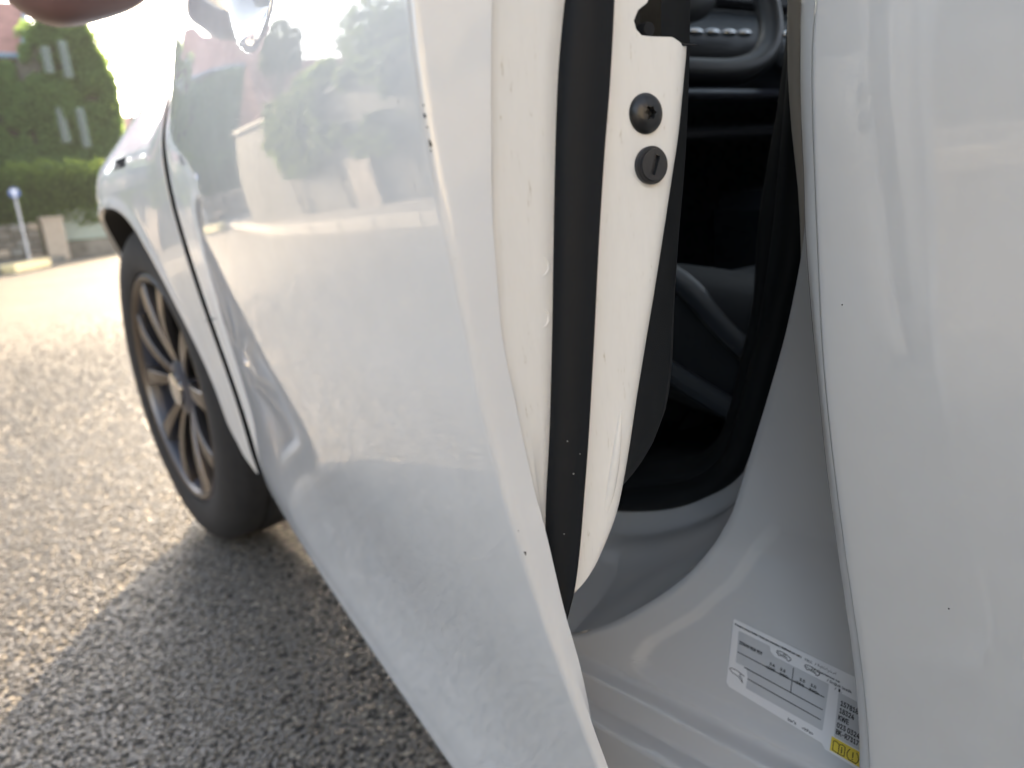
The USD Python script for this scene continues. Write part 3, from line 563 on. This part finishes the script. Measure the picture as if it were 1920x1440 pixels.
P = np.concatenate([hem1, hemr, P], 0)
wing = obj('front_wing', grid(P, flip=True), M['white_paint'], car, smooth=40)
obj('wing_gap_shade', grid(np.stack(gap)), M['rubber'], wing)  # black strip stands in for the shade inside the wing-to-door gap
bx = meshkit.text_mesh('HYBRID', .016, .001, True); v, f = tri(bx)
bp = np.stack([1.35-v[:, 0]*1.0, np.zeros(len(v)), .735+v[:, 1]], 1); bp[:, 1] = wing_y(bp[:, 0], bp[:, 2]) + .0006 + (v[:, 2] > 0)*.001
obj('wing_badge', (bp, f), M['matte_black'], wing)
# arch liner
th = np.linspace(-.25, math.pi+.25, 60); lx, lz = WC[0]+(RA-.001)*np.cos(th), WC[2]+(RA-.001)*np.sin(th)
ly = np.where(lz > .24, wing_y(lx, np.maximum(lz, .24)), -.10)-.008
P = np.stack([np.stack([lx, ly*(1-k)-.28*k, lz], 1) for k in np.linspace(0, 1, 6)])
obj('arch_liner', [grid(P), (np.array([[1.0, -.27, .05], [1.82, -.27, .05], [1.82, -.27, .75], [1.0, -.27, .75]]), np.array([[0, 1, 2, 3]]))], M['liner'], car, smooth=30)

# wheels
ST, CB = .031, -.033
nW = np.array([-math.sin(ST), math.cos(ST), 0]); fW = np.array([math.cos(ST), math.sin(ST), 0]); uW = np.array([0, 0, 1.])*math.cos(CB)-math.sin(CB)*nW; nW = np.cross(uW, fW); nW = nW if nW[1] > 0 else -nW
def wheel(name, c, fr, label=None):
    fr = np.array(fr)
    tyre_p = [(.226, -.012), (.232, .0), (.245, .006), (.27, .008), (.292, .003), (.305, -.006), (.314, -.018), (.318, -.03), (.3185, -.058), (.312, -.060), (.312, -.068), (.3185, -.070), (.319, -.108), (.312, -.110), (.312, -.118), (.319, -.12), (.3185, -.16), (.312, -.18), (.29, -.195), (.25, -.2), (.226, -.19)]
    w = obj(name, lathe(tyre_p, 96, fr, c), M['tyre'], car, smooth=35, label=label)
    obj('rim', [lathe([(.226, -.010), (.229, -.003), (.224, .0), (.217, -.002), (.212, -.012), (.207, -.03), (.205, -.18)], 96, fr, c), lathe([(.205, -.12), (.05, -.12), (.0, -.118)], 48, fr, c)], M['alloy_dark'], w, smooth=35)
    obj('rim_edge', lathe([(.2235, .0005), (.2215, .0015), (.2165, -.0008), (.2135, -.008)], 96, fr, c), M['alloy'], w, smooth=35)
    for k in range(5):
        a0 = k*2*math.pi/5 + .30
        for s_ in (-1, 1):
            rr = np.linspace(.042, .214, 12); t_ = (rr-.042)/.172
            ang = a0 + s_*(.20+.12*t_); ww = .0085+.0125*t_
            pts = []
            for r_, an, w_, tt in zip(rr, ang, ww, t_):
                ca, sa = math.cos(an), math.sin(an); h_ = -.006-.020*(1-tt)**2+.004*math.sin(tt*math.pi)
                e = np.array([-sa, ca])
                q_ = [(-w_, h_-.035), (-w_, h_-.004), (-w_*.8, h_), (w_*.8, h_), (w_, h_-.004), (w_, h_-.035)]
                pts.append([[r_*ca+e[0]*o, r_*sa+e[1]*o, hh] for o, hh in q_])
            obj('spoke', place(grid(np.array(pts)), fr, c), M['alloy'], w, smooth=30)
    obj('hub', lathe([(.062, -.05), (.060, -.026), (.050, -.018), (.036, -.014)], 48, fr, c), M['alloy_dark'], w, smooth=35)
    obj('hub_cap', lathe([(.034, -.016), (.033, -.009), (.026, -.005), (0, -.003)], 40, fr, c), M['chrome'], w, smooth=40)
    return w
wheel('front_wheel', WC, [fW, uW, nW])
wheel('rear_wheel', np.array([-1.19, -.045, .321]), np.eye(3)[[0, 2, 1]])
for x_ in (1.407, -1.19):
    obj('far_wheel', lathe([(.2, 0), (.29, .0), (.318, -.03), (.318, -.17), (.29, -.2), (.2, -.2), (0, -.1)], 48, np.array([[1, 0, 0], [0, 0, 1], [0, -1, 0]]), (x_, -1.72, .321)), M['tyre'], car, smooth=35)

# rest of the body
def loft(rows, n=24, smooth_rows=None):
    rows = [resample(np.array(r, float), n) for r in rows]
    R = np.stack(rows); s = np.linspace(0, 1, len(rows)); t = np.linspace(0, 1, smooth_rows or len(rows)*6)
    return np.stack([[PI(s, R[:, j, k])(t) for k in range(3)] for j in range(n)], 0).transpose(2, 0, 1)
hood_rows = []
for x in (.93, 1.2, 1.5, 1.8, 2.0, 2.14):
    zt = .885 - .10*float(smooth01(x, 1.3, 2.15)); y0 = float(wing_y(x, zt)); cr = .03
    y1 = -1.76 - y0
    hood_rows.append([(x+.06*math.sin(math.pi*k), y0+(y1-y0)*k, zt-.002+cr*math.sin(math.pi*k)**.7) for k in np.linspace(0, 1, 15)])
obj('bonnet', grid(loft(hood_rows, 40, 40)), M['white_paint'], car, smooth=40)
nose = []
for z, f_ in ((.78, 0.), (.72, .02), (.60, .03), (.45, .02), (.28, .0), (.15, -.03)):
    yl = float(wing_y(2.14, max(z, .3)))
    nose.append([(2.14+f_*math.sin(math.pi*k)**.6+.14*math.sin(math.pi*k)**.7, yl-.0+(-1.76-2*yl)*k, z) for k in np.linspace(0, 1, 25)])
obj('front_bumper', grid(loft(nose, 40, 30), flip=True), M['white_paint'], car, smooth=40)
ws = np.array([[1.02, -.19, .90], [1.14, -.88, .945], [1.02, -1.57, .90], [.36, -1.48, 1.36], [.42, -.88, 1.39], [.36, -.28, 1.36]])
obj('windscreen', (ws, np.array([[0, 1, 4, 5], [1, 2, 3, 4]])), M['car_glass'], car)
for ys in (1, -1):
    fy = lambda y: y if ys > 0 else -1.76-y
    ap = np.array([[1.05, fy(-.17), .88], [.74, fy(-.20), 1.16], [.36, fy(-.25), 1.36], [0, fy(-.27), 1.385], [-.8, fy(-.28), 1.36], [-1.3, fy(-.22), 1.1], [-1.5, fy(-.15), .92]])
    obj('roof_pillar', tube(resample(ap, 40), .036, 10), M['white_paint'], car, smooth=True)
obj('roof', grid(np.stack([[(x, y, 1.375+.035*math.sin(math.pi*(y+.26)/-1.24)-.06*max(0, -x-.2)**2) for y in np.linspace(-.26, -1.5, 16)] for x in np.linspace(.38, -1.1, 20)])), M['white_paint'], car, smooth=40)
for y_ in (-.235, -1.525): obj('centre_pillar', box((.02, y_, 1.15), (.09, .03, .44)), M['matte_black'], car)
zf = np.array(sorted([.2, .25, .35, .5, .6, .7, .8, .9, .945]))
P = np.stack([np.stack([np.full(9, x), -1.76-side(zf)+.25*max(0, -x-1.3)**2-0*zf, zf], 1) for x in np.linspace(.98, -1.6, 20)])
obj('far_side', grid(P), M['white_paint'], car, smooth=40)
P = np.stack([[(x, -1.76-float(wing_y(x, z)), z) for z in np.linspace(.25, .885-.10*float(smooth01(x, 1.3, 2.15)), 14)] for x in np.linspace(.98, 2.15, 24)])
obj('far_wing', grid(P), M['white_paint'], car, smooth=40)
P = np.stack([np.stack([np.full(9, x), side(zf)-.010-.25*max(0, -x-1.3)**2, zf], 1) for x in np.linspace(-.957, -1.6, 14)])
obj('rear_wing', grid(P), M['white_paint'], car, smooth=40)
obj('tailgate', grid(np.stack([[(-1.6-.1*math.sin(math.pi*k)-b_, -.09-1.58*k, z) for k in np.linspace(0, 1, 16)] for z, b_ in ((.25, .0), (.5, .08), (.75, .08), (.92, .02), (1.15, -.18), (1.33, -.42))])), M['white_paint'], car, smooth=40)
obj('underbody', box((.1, -.88, .215), (3.5, 1.2, .05)), M['liner'], car)
obj('engine_bay', box((1.55, -.88, .5), (1.0, 1.2, .5)), M['liner'], car)

# cabin
obj('cabin_floor', box((.2, -.88, .262), (1.75, 1.40, .03)), M['trim_dark'], car)
obj('firewall', box((1.03, -.88, .58), (.05, 1.5, .64)), M['matte_black'], car)
dash = obj('dashboard', grid(loft([[(.98, y, .93), (.80, y, .915), (.66, y, .885), (.60, y, .82), (.63, y, .74), (.72, y, .66), (.80, y, .56), (.86, y, .45)] for y in (-.17, -.5, -.9, -1.58)], 40, 20)), M['dash_dark'], car, smooth=40)
obj('dash_strip', box((.60, -.86, .752), (.03, 1.3, .014), bevel=.005), M['alloy_dark'], dash)
for i in range(8):
    obj('toggle_switch', place(trimesh.creation.icosphere(2), np.diag([.006, .0155, .0055]), (.585, -.60-.036*i-(.03 if i > 4 else 0), .832+.001*i)), M['chrome'], dash, smooth=True)
obj('instrument_hood', box((.72, -.46, .945), (.16, .40, .15), bevel=.03), M['dash_dark'], dash)
obj('screen', box((.66, -.86, .975), (.03, .34, .17), bevel=.008), M['black_plastic'], dash)
obj('dash_top', box((.86, -.88, .96), (.22, 1.36, .14), bevel=.04), M['dash_dark'], dash)
obj('glove_strip', box((.63, -.88, .70), (.015, 1.2, .02), bevel=.006), M['dash_dark'], dash)
obj('vent_lever', box((.575, -.86, .797), (.05, .06, .026), .2, .008), M['black_plastic'], dash)
sw_c, tilt = np.array([.47, -.432, .892]), math.radians(24)
swf = np.array([[0, 1, 0], [math.sin(tilt), 0, math.cos(tilt)], [-math.cos(tilt), 0, math.sin(tilt)]])
th = np.linspace(0, 2*np.pi, 73)
sw = obj('steering_wheel', tube(np.stack([.175*np.sign(np.cos(th))*np.abs(np.cos(th))**.72, .158*np.sign(np.sin(th))*np.abs(np.sin(th))**.72, 0*th], 1) @ swf + sw_c, .0145, 14, cap=False), M['black_plastic'], car, smooth=True)
obj('airbag_cover', place(lathe([(0, .024), (.06, .022), (.088, .014), (.098, .0), (.09, -.02)], 40), swf, sw_c), M['black_plastic'], sw, smooth=40)
for a_ in (0, math.pi):
    p0, p1 = np.array([.05*math.cos(a_), .05*math.sin(a_), -.005]), np.array([.165*math.cos(a_), .165*math.sin(a_), 0])
    obj('wheel_spoke', tube(np.linspace(p0, p1, 6) @ swf + sw_c, .013, 10), M['black_plastic'], sw, smooth=True)
obj('column_cowl', tube(np.array([[.52, -.43, .875], [.60, -.43, .84], [.70, -.43, .81]]), np.array([.045, .055, .06]), 16), M['dash_dark'], car, smooth=True)
seat = obj('driver_seat', trimesh.creation.icosphere(3), M['seat_cloth'], car) if False else None
def pad(c, s, tiltx=0, p=4.):
    v = np.array(trimesh.creation.icosphere(4).vertices); v = np.sign(v)*np.abs(v)**(2/p); v = v/np.max(np.abs(v), axis=0)
    v = v*np.array(s)/2; R = trimesh.transformations.rotation_matrix(tiltx, [0, 1, 0])[:3, :3]
    return v @ R.T + np.array(c), np.array(trimesh.creation.icosphere(4).faces)
seat = obj('driver_seat', pad((.14, -.47, .455), (.56, .44, .11), -.14), M['seat_cloth'], car, smooth=True)
obj('seat_bolster', pad((.16, -.265, .485), (.50, .09, .12), -.12), M['seat_cloth'], seat, smooth=True)
obj('backrest', pad((-.17, -.47, .78), (.14, .46, .66), -.28), M['seat_cloth'], seat, smooth=True)
obj('headrest', pad((-.29, -.47, 1.20), (.10, .26, .18), -.2), M['seat_cloth'], seat, smooth=True)
obj('seat_base', box((.14, -.47, .34), (.42, .36, .14), bevel=.02), M['black_plastic'], seat)
obj('seat_valance', tube(np.array([[.30, -.216, .487], [.225, -.214, .461], [.15, -.214, .435]]), .010, 10), M['seat_trim'], seat)
obj('seat_highlight', tube(resample(np.array([[.36, -.262, .575], [.27, -.231, .553], [.20, -.222, .508], [.12, -.222, .455]]), 20), .0105, 8), M['seat_trim'], seat, smooth=True)  # lighter tube stands in for the highlight along the seat bolster
obj('passenger_seat', [pad((.14, -1.29, .46), (.54, .44, .12), -.10), pad((-.17, -1.29, .78), (.14, .46, .66), -.28), pad((-.29, -1.29, 1.20), (.10, .26, .18), -.2)], M['seat_cloth'], car, smooth=True)
obj('rear_seat', [pad((-.75, -.88, .46), (.5, 1.3, .16), -.08), pad((-1.08, -.88, .78), (.16, 1.3, .6), -.3)], M['seat_cloth'], car, smooth=True)
obj('centre_console', box((.25, -.88, .44), (.9, .22, .34), bevel=.03), M['dash_dark'], car)
obj('far_trim', box((.0, -1.62, .66), (1.9, .04, .86)), M['trim_dark'], car)
obj('near_trim', box((-.52, -.16, .60), (.78, .03, .66)), M['trim_dark'], car)
obj('pillar_trim', box((.045, -.215, .66), (.10, .03, .60)), M['trim_dark'], car)

# ---------------------------------------------------------------- the street
def leaves(pos, size, seed, flat=None):
    r = np.random.default_rng(seed); n = len(pos); a = r.normal(size=(n, 3)); a /= np.linalg.norm(a, axis=1, keepdims=True)
    if flat is not None: a = a*.75 + np.array(flat); a /= np.linalg.norm(a, axis=1, keepdims=True)
    b = np.cross(a, r.normal(size=(n, 3))); b /= np.linalg.norm(b, axis=1, keepdims=True); c = np.cross(a, b)
    s = (size*r.uniform(.6, 1.35, n))[:, None]
    v = np.stack([pos - b*s*.5, pos + c*s*.42 + a*s*.1, pos + b*s*.62, pos - c*s*.42 + a*s*.1], 1)
    i = 4*np.arange(n)[:, None]
    return v.reshape(-1, 3), np.vstack([i + [0, 1, 2], i + [0, 2, 3]])
def clump_points(centres, radii, n, seed, shell=.55):
    r = np.random.default_rng(seed); k = r.choice(len(centres), n, p=radii**2/np.sum(radii**2)); d = r.normal(size=(n, 3)); d /= np.linalg.norm(d, axis=1, keepdims=True)
    return centres[k] + d*(radii[k]*(shell+(1-shell)*r.random(n)**.5))[:, None]
def tree(label, at, h, rc, trunk_h, n, mat_, leaf, seed, group=None, squash=1., lean=0.):
    r = np.random.default_rng(seed); at = np.array([*at, 0.]) if len(at) == 2 else np.array(at, float)
    t = thing('tree', label, 'tree', at, group)
    top = at + np.array([lean, 0, h-rc*squash])
    pts = np.stack([np.linspace(at[k], top[k], 8) for k in range(3)], 1); pts[1:-1, :2] += r.normal(0, .06, (6, 2))
    tr = obj('trunk', tube(pts, np.linspace(.03*h, .012*h, 8), 9), M['bark'], t, smooth=True)
    nc = 16; d = r.normal(size=(nc, 3)); d /= np.linalg.norm(d, axis=1, keepdims=True)
    cs = top + d*np.array([rc, rc, rc*squash])*r.uniform(.35, .85, (nc, 1)); cr = r.uniform(.28, .48, nc)*rc
    for i in range(5):
        obj('limb', tube(np.linspace(pts[4+i % 3], cs[i], 5), np.linspace(.010*h, .004*h, 5), 6), M['bark'], t, smooth=True)
    obj('crown', leaves(clump_points(cs, cr, n, seed+1), leaf, seed+2), M[mat_], t)
    return t
# street wall with climbing plants, seen mirrored in the open door
wall_dir = np.array([1, -.305, 0]); wall_dir /= np.linalg.norm(wall_dir); wn = np.array([wall_dir[1], -wall_dir[0], 0]); wang = math.atan2(wall_dir[1], wall_dir[0])
def wp(x, off=0., z=0.): return np.array([x, float(RW(x)), z]) - wn*off
sw_ = thing('street_wall', 'long beige rendered street wall with a pale coping, mirrored in the open door', 'wall', wp(4))
x0, x1 = -7., 12.0
c = (wp(x0)+wp(x1))/2; ln = np.linalg.norm(wp(x1)-wp(x0))
obj('wall_body', box((*(c-wn*.1)[:2], .88), (ln, .2, 1.76), wang), M['render_beige'], sw_)
obj('coping', box((*(c-wn*.1)[:2], 1.80), (ln+.02, .30, .08), wang, .015), M['pavement'], sw_)
for x in (x0, -1.2):
    obj('pier', box((*wp(x, .1)[:2], .94), (.36, .36, 1.88), wang, .01), M['render_beige'], sw_)
cab = obj('meter_cabinet', box((*(wp(7.6)+wn*.03)[:2], .40), (.62, .10, .74), wang, .008), M['render_beige'], sw_)
obj('cabinet_lid', box((*(wp(7.6)+wn*.085)[:2], .40), (.54, .012, .64), wang, .004), M['stone'], cab)
def climber(name, label, xa, xb, za, zb, n, seed, thick=.2, off=-.12, leaf=.075):
    r = np.random.default_rng(seed); q = []
    while len(q) < n:
        x, z = r.uniform(xa, xb), za+(zb-za)*r.random()**.8
        e = meshkit.fbm(np.array([[x*1.6, z*1.3, seed]]), 3, seed)[0]
        if e > .33 + .22*(1-(z-za)/(zb-za)): q.append(wp(x, off*(.3+e)*r.uniform(.3, 1.2), z) + r.normal(0, .02, 3))
    q = np.array(q); t = thing(name, label, 'plant', (q[:, 0].mean(), q[:, 1].mean(), 0))
    obj('foliage', leaves(q, leaf, seed+1), M['climber_leaf'], t)
    for k in range(4):
        b = xa+(xb-xa)*(k+.5)/4; obj('stem', tube(np.array([wp(b, -.03, .0), wp(b+.05, -.05, za*.6), wp(b-.05, -.06, zb*.8)]), np.array([.02, .016, .008]), 6), M['bark'], t, smooth=True)
    return t
climber('climbing_plant', 'broad dark green climber hanging over the street wall, mirrored in the door', 4.6, 10.2, .7, 1.95, 17000, 11)
climber('climbing_plant', 'thin patchy creeper low on the street wall opposite the rear door', -4.5, 3.2, .3, 1.8, 6000, 14)
# house behind the hedge, seen mirrored: pink tiled roof
def roof_house(name, label, c, sx, sy, wall_h, roof_h, rz, wallm, nwin=3):
    t = thing(name, label, 'house', (c[0], c[1], 0)); R = np.array([[math.cos(rz), math.sin(rz), 0], [-math.sin(rz), math.cos(rz), 0], [0, 0, 1.]]); at = np.array([c[0], c[1], 0.])
    obj('wall', place(trimesh.creation.box((sx, sy, wall_h)).apply_translation((0, 0, wall_h/2)), R, at), M[wallm], t)
    e = .35
    v = np.array([[-sx/2-e, -sy/2-e, wall_h-.1], [sx/2+e, -sy/2-e, wall_h-.1], [sx/2+e, sy/2+e, wall_h-.1], [-sx/2-e, sy/2+e, wall_h-.1], [-sx/2-e, 0, wall_h+roof_h], [sx/2+e, 0, wall_h+roof_h]])
    rf = obj('roof', place(trimesh.Trimesh(v).convex_hull, R, at), M['roof_red'], t)
    obj('chimney', place(trimesh.creation.box((.6, .5, 1.1)).apply_translation((sx*.25, .2, wall_h+roof_h)), R, at), M['pillar_beige'], rf)
    for k in range(nwin):
        w = obj('window', place(trimesh.creation.box((.95, .08, 1.25)).apply_translation((-sx/2+sx*(k+.5)/nwin, -sy/2-.02, wall_h*.6)), R, at), M['window_frame'], t)
        obj('pane', place(trimesh.creation.box((.8, .04, 1.1)).apply_translation((-sx/2+sx*(k+.5)/nwin, -sy/2-.07, wall_h*.6)), R, at), M['window_dark'], w)
    return t
roof_house('pink_roofed_house', 'house with a pale red tiled roof behind the street wall, mirrored in the door', (19.2, 2.2), 2.6, 4., 2.7, 1.5, math.radians(-97), 'render_beige', 2)
tree('round green tree beside the pink roofed house, mirrored in the door', (14.6, 2.05), 3.35, .62, 1.6, 3000, 'hedge_leaf', .12, 21)
tree('broad dark pine with a flat crown above the street wall, mirrored in the door', (9.6, 2.55), 3.1, 1.0, 2., 9000, 'pine_leaf', .08, 31, squash=.55)
tree('small pointed green tree between the two mirrored roofs', (17.5, 1.35), 4.7, .6, 1.8, 3500, 'pine_leaf', .11, 41)
tree('leafy garden tree behind the rear of the street wall', (-1.5, 7.2), 4.2, 1.7, 1.6, 6000, 'hedge_leaf', .13, 51)
tree('wide garden tree behind the wall opposite the rear door', (3.2, 5.9), 3.6, 1.4, 1.4, 5000, 'hedge_leaf', .13, 61)

# ivy covered house at the end of the street
iv = thing('ivy_house', 'house with its gable covered in green ivy and a dusty red tiled roof', 'house', (24.5, -2., 0))
def hseen(x, deg): return .275 - math.tan(math.radians(deg))*(x+.18)
gx = 23.0
gab = np.array([[-2.35, 0], [-2.35, 4.95], [-2.95, 5.62], [-3.85, 5.75], [-4.08, 5.0], [-4.32, 4.2], [-4.34, 3.5], [-4.15, 2.2], [-4.15, 0]])
v, f = tri(ext(Polygon([(-2.3, 0), (-2.3, 4.9), (-3.1, 5.6), (-3.75, 5.6), (-4.05, 3.6), (-4.05, 0)]), 4.5)); wv = np.stack([gx+.1+v[:, 2], v[:, 0], v[:, 1]], 1)
wl = obj('wall', (wv, f), M['render_beige'], iv)
obj('wing_wall', box((gx+3.0, -.6, 2.45), (5.0, 3.6, 4.9)), M['render_beige'], iv)
rf = [[gx+.15, -2.5, 4.93], [gx+.15, 1.4, 4.93], [gx+2.9, 1.4, 6.75], [gx+2.9, -3.15, 6.75]]
obj('roof', trimesh.Trimesh(np.array(rf+[[gx+5.7, -2.6, 4.95], [gx+5.7, 1.4, 4.95], [gx+.15, -2.5, 4.8], [gx+.15, 1.4, 4.8]])).convex_hull, M['roof_red'], iv)
obj('verge', tube(np.array([[gx+.13, -2.5, 4.93], [gx+1.5, -2.82, 5.85], [gx+2.9, -3.17, 6.77]]), .07, 8), M['bluegrey'], iv, smooth=True)
obj('gutter', tube(np.array([[gx+.10, -2.5, 4.88], [gx+.10, -.5, 4.88], [gx+.10, 1.4, 4.88]]), .07, 8), M['bluegrey'], iv, smooth=True)
obj('chimney', box((gx+2.8, .4, 6.9), (.55, .55, 1.0)), M['pillar_beige'], iv)
r = np.random.default_rng(90); gp = Polygon(gab).buffer(.06); pos = []
while len(pos) < 30000:
    q = r.uniform([-4.6, .2], [1.3, 6.0], (4000, 2)); k = contains_xy(gp, q[:, 0], q[:, 1]) | ((q[:, 0] > -2.5) & (q[:, 1] < 4.75-.25*meshkit.noise(np.c_[q[:, :1]*2, 0*q[:, :1], 0*q[:, :1]])))
    d_ = meshkit.fbm(np.c_[q*1.3, np.zeros(len(q))], 3, 5); k &= d_ > .27
    pos += [(gx-.03-.55*max(0, dd-.3)-.12*r.random(), a, b) for (a, b), dd in zip(q[k], d_[k])]
pos = np.array(pos[:30000])
side_ = np.stack([gx+r.uniform(0, 4.4, 6000), -4.1-.25*r.random(6000), r.uniform(.2, 4.3, 6000)], 1)
tl = r.random(5000); rake = np.stack([gx+r.uniform(-.2, 3, 5000), np.interp(tl, [0, .35, .65, 1], [-2.7, -3.85, -4.12, -4.36])+r.normal(0, .09, 5000), np.interp(tl, [0, .35, .65, 1], [5.5, 5.75, 5.0, 4.1])+r.normal(0, .09, 5000)], 1)
obj('ivy', leaves(np.vstack([pos, side_, rake]), .15, 91, flat=(-.5, -.2, .2)), M['ivy_leaf'], iv)
for y, z, h_, w_ in ((-2.92, 4.72, .50, .10), (-3.32, 4.74, .75, .10), (-2.96, 3.2, .75, .10), (-3.40, 3.12, .85, .10)):
    w = obj('window', box((gx-.36, y, z), (.10, w_+.08, h_+.1)), M['window_frame'], iv); obj('pane', box((gx-.42, y+.02, z), (.04, w_*.5, h_)), M['window_dark'], w)
# hedge, stone wall, pillar and gate in front of that house
hx = 20.4
gw = thing('stone_wall', 'dark rubble stone garden wall under the hedge by the ivy house', 'wall', (hx, .6, 0))
r = np.random.default_rng(17)
obj('wall_core', box((hx+.14, .75, .43), (.22, 4.96, .86)), M['stone'], gw)
zrow = 0.
for row in range(5):
    y = -1.73; hrow = .175
    while y < 3.2:
        wd = r.uniform(.2, .42); c_ = y+wd/2
        m = box((hx+.0+r.uniform(-.015, .02), c_, zrow+hrow/2), (.16, wd-.02, hrow-.02), 0, .022)
        obj('stone', m, M[('stone', 'pillar_beige', 'stone', 'kerb_stone')[r.integers(4)]], gw); y += wd
    zrow += hrow
pl = thing('gate_pillar', 'beige rendered gate pillar between the stone wall and the slatted gate', 'pillar', (hx-.1, -1.97, 0))
obj('shaft', box((hx-.1, -1.97, .46), (.42, .42, .92), 0, .015), M['pillar_beige'], pl); obj('cap', box((hx-.1, -1.97, .94), (.48, .48, .06), 0, .015), M['pillar_beige'], pl)
gt = thing('slatted_gate', 'pale green gate of narrow horizontal slats beside the beige pillar', 'gate', (hx+.3, -2.95, 0))
for k in range(10): obj('slat', box((hx+.3, -2.98, .44+.070*k), (.03, 1.56, .046), 0, .004), M['gate_pale'], gt)
for y in (-2.22, -3.74): obj('post', box((hx+.33, y, .76), (.06, .06, .75)), M['gate_pale'], gt)
obj('board', box((hx+.42, -2.98, .76), (.02, 1.5, .70)), M['gate_pale'], gt)
obj('threshold', box((hx+.42, -2.98, .19), (.3, 1.6, .38)), M['stone'], gt)
cs = np.array([(hx+.35+r.normal(0, .12), y, z) for y in np.arange(-3.5, 3.6, .28) for z in (1.1, 1.4, 1.65, 1.85)]); cs[:, 2] += r.normal(0, .07, len(cs)) + .12*np.sin(cs[:, 1]*2.1)
hh = thing('front_hedge', 'dense dark green hedge with sunlit top above the stone wall', 'hedge', (hx+.35, 0., 0))
obj('foliage', leaves(clump_points(cs, r.uniform(.24, .40, len(cs)), 24000, 18, .5), .085, 19), M['hedge_leaf'], hh)
for y in (-3.2, -2.0, -.8, .4, 1.6, 2.8): obj('stem', tube(np.array([[hx+.35, y, 0], [hx+.37, y+.05, .9], [hx+.33, y, 1.9]]), np.array([.04, .03, .012]), 6), M['bark'], hh)
# sign, pole, far house
sg = thing('street_sign', 'small round blue road sign on a thin grey post by the kerb', 'sign', (17.2, -1.14, 0))
sb_ = np.array([17.2, -1.14, 0.])
obj('post', tube(np.array([sb_, sb_+[0, 0, .8], sb_+[0, .0, 1.50]]), .023, 12), M['pole_grey'], sg, smooth=True)
sf = np.array([[0, -1, 0], [0, 0, 1], [-1, 0, 0.]])
obj('disc', place(lathe([(0, .012), (.088, .012), (.094, .006), (.094, -.006), (0, -.008)], 32), sf, sb_+[-.035, 0, 1.40]), M['sign_blue'], sg, smooth=30)
ar = Polygon([(-.05, .06), (.05, .06), (.05, .02), (.02, .02), (.02, -.07), (-.02, -.07), (-.02, .02), (-.05, .02)])
obj('arrow', place(ext(ar, .004), sf, sb_+[-.049, 0, 1.40]), M['sign_white'], sg)
bs = thing('blue_sign', 'narrow blue-grey sign board on a post past the ivy house corner', 'sign', (30., -5.62, 0))
obj('post', tube(np.array([[30, -5.62, 0], [30, -5.62, 1.5], [30, -5.62, 3.3]]), .05, 10), M['bluegrey'], bs, smooth=True); obj('board', box((29.93, -5.62, 3.18), (.06, .26, .7), .1, .01), M['bluegrey'], bs)
fh = roof_house('orange_house', 'distant orange rendered house with a low red roof', (51., -12.4), 6., 4., 5.9, .9, math.radians(-90), 'orange_render', 3)
up_ = thing('utility_pole', 'thin wooden utility pole rising beyond the ivy house', 'pole', (44., -9.15, 0))
obj('mast', tube(np.array([[44, -9.15, 0], [44, -9.15, 4], [44, -9.15, 7.4]]), np.array([.13, .11, .08]), 10), M['wood_pole'], up_, smooth=True); obj('crossarm', box((44, -9.15, 7.0), (.1, 1.3, .1)), M['wood_pole'], up_)
for k in range(3):
    a, b = np.array([44, -9.15+.55*(k-1), 7.1]), np.array([14., 4.5+.4*k, 8.2+.5*k]); t = np.linspace(0, 1, 24)[:, None]
    obj('overhead_wire', tube(a*(1-t)+b*t-np.array([0, 0, 1.])*.9*4*t*(1-t), .012, 5), M['wire'], None, smooth=True, label=('lowest', 'middle', 'highest')[k]+' overhead wire sagging from the utility pole', cat='wire', group='wires from the utility pole')

# unseen pale house added behind the viewpoint to bounce warm sunlight onto the door
roof_house('added_house', 'added unseen cream house front behind the car that bounces warm sunlight', (-13., .5), 11., 6., 5.2, 2., math.radians(90), 'cream_render', 5)


# thin pale volume standing in for lens glare over the ivy house
GLARE_VEIL = usdkit.material(stage, '/World/Looks/glare_veil', {'v': ('principled_volume', {'color': (.88, .95, .95), 'density': .0005, 'anisotropy': .4})}, [], volume='v.Volume')
obj('glare_veil', box((-2., 0., 5.), (130., 110., 12.)), GLARE_VEIL, None, kind='stuff', label='thin pale veil over the whole street standing in for lens glare', cat='glare_veil')
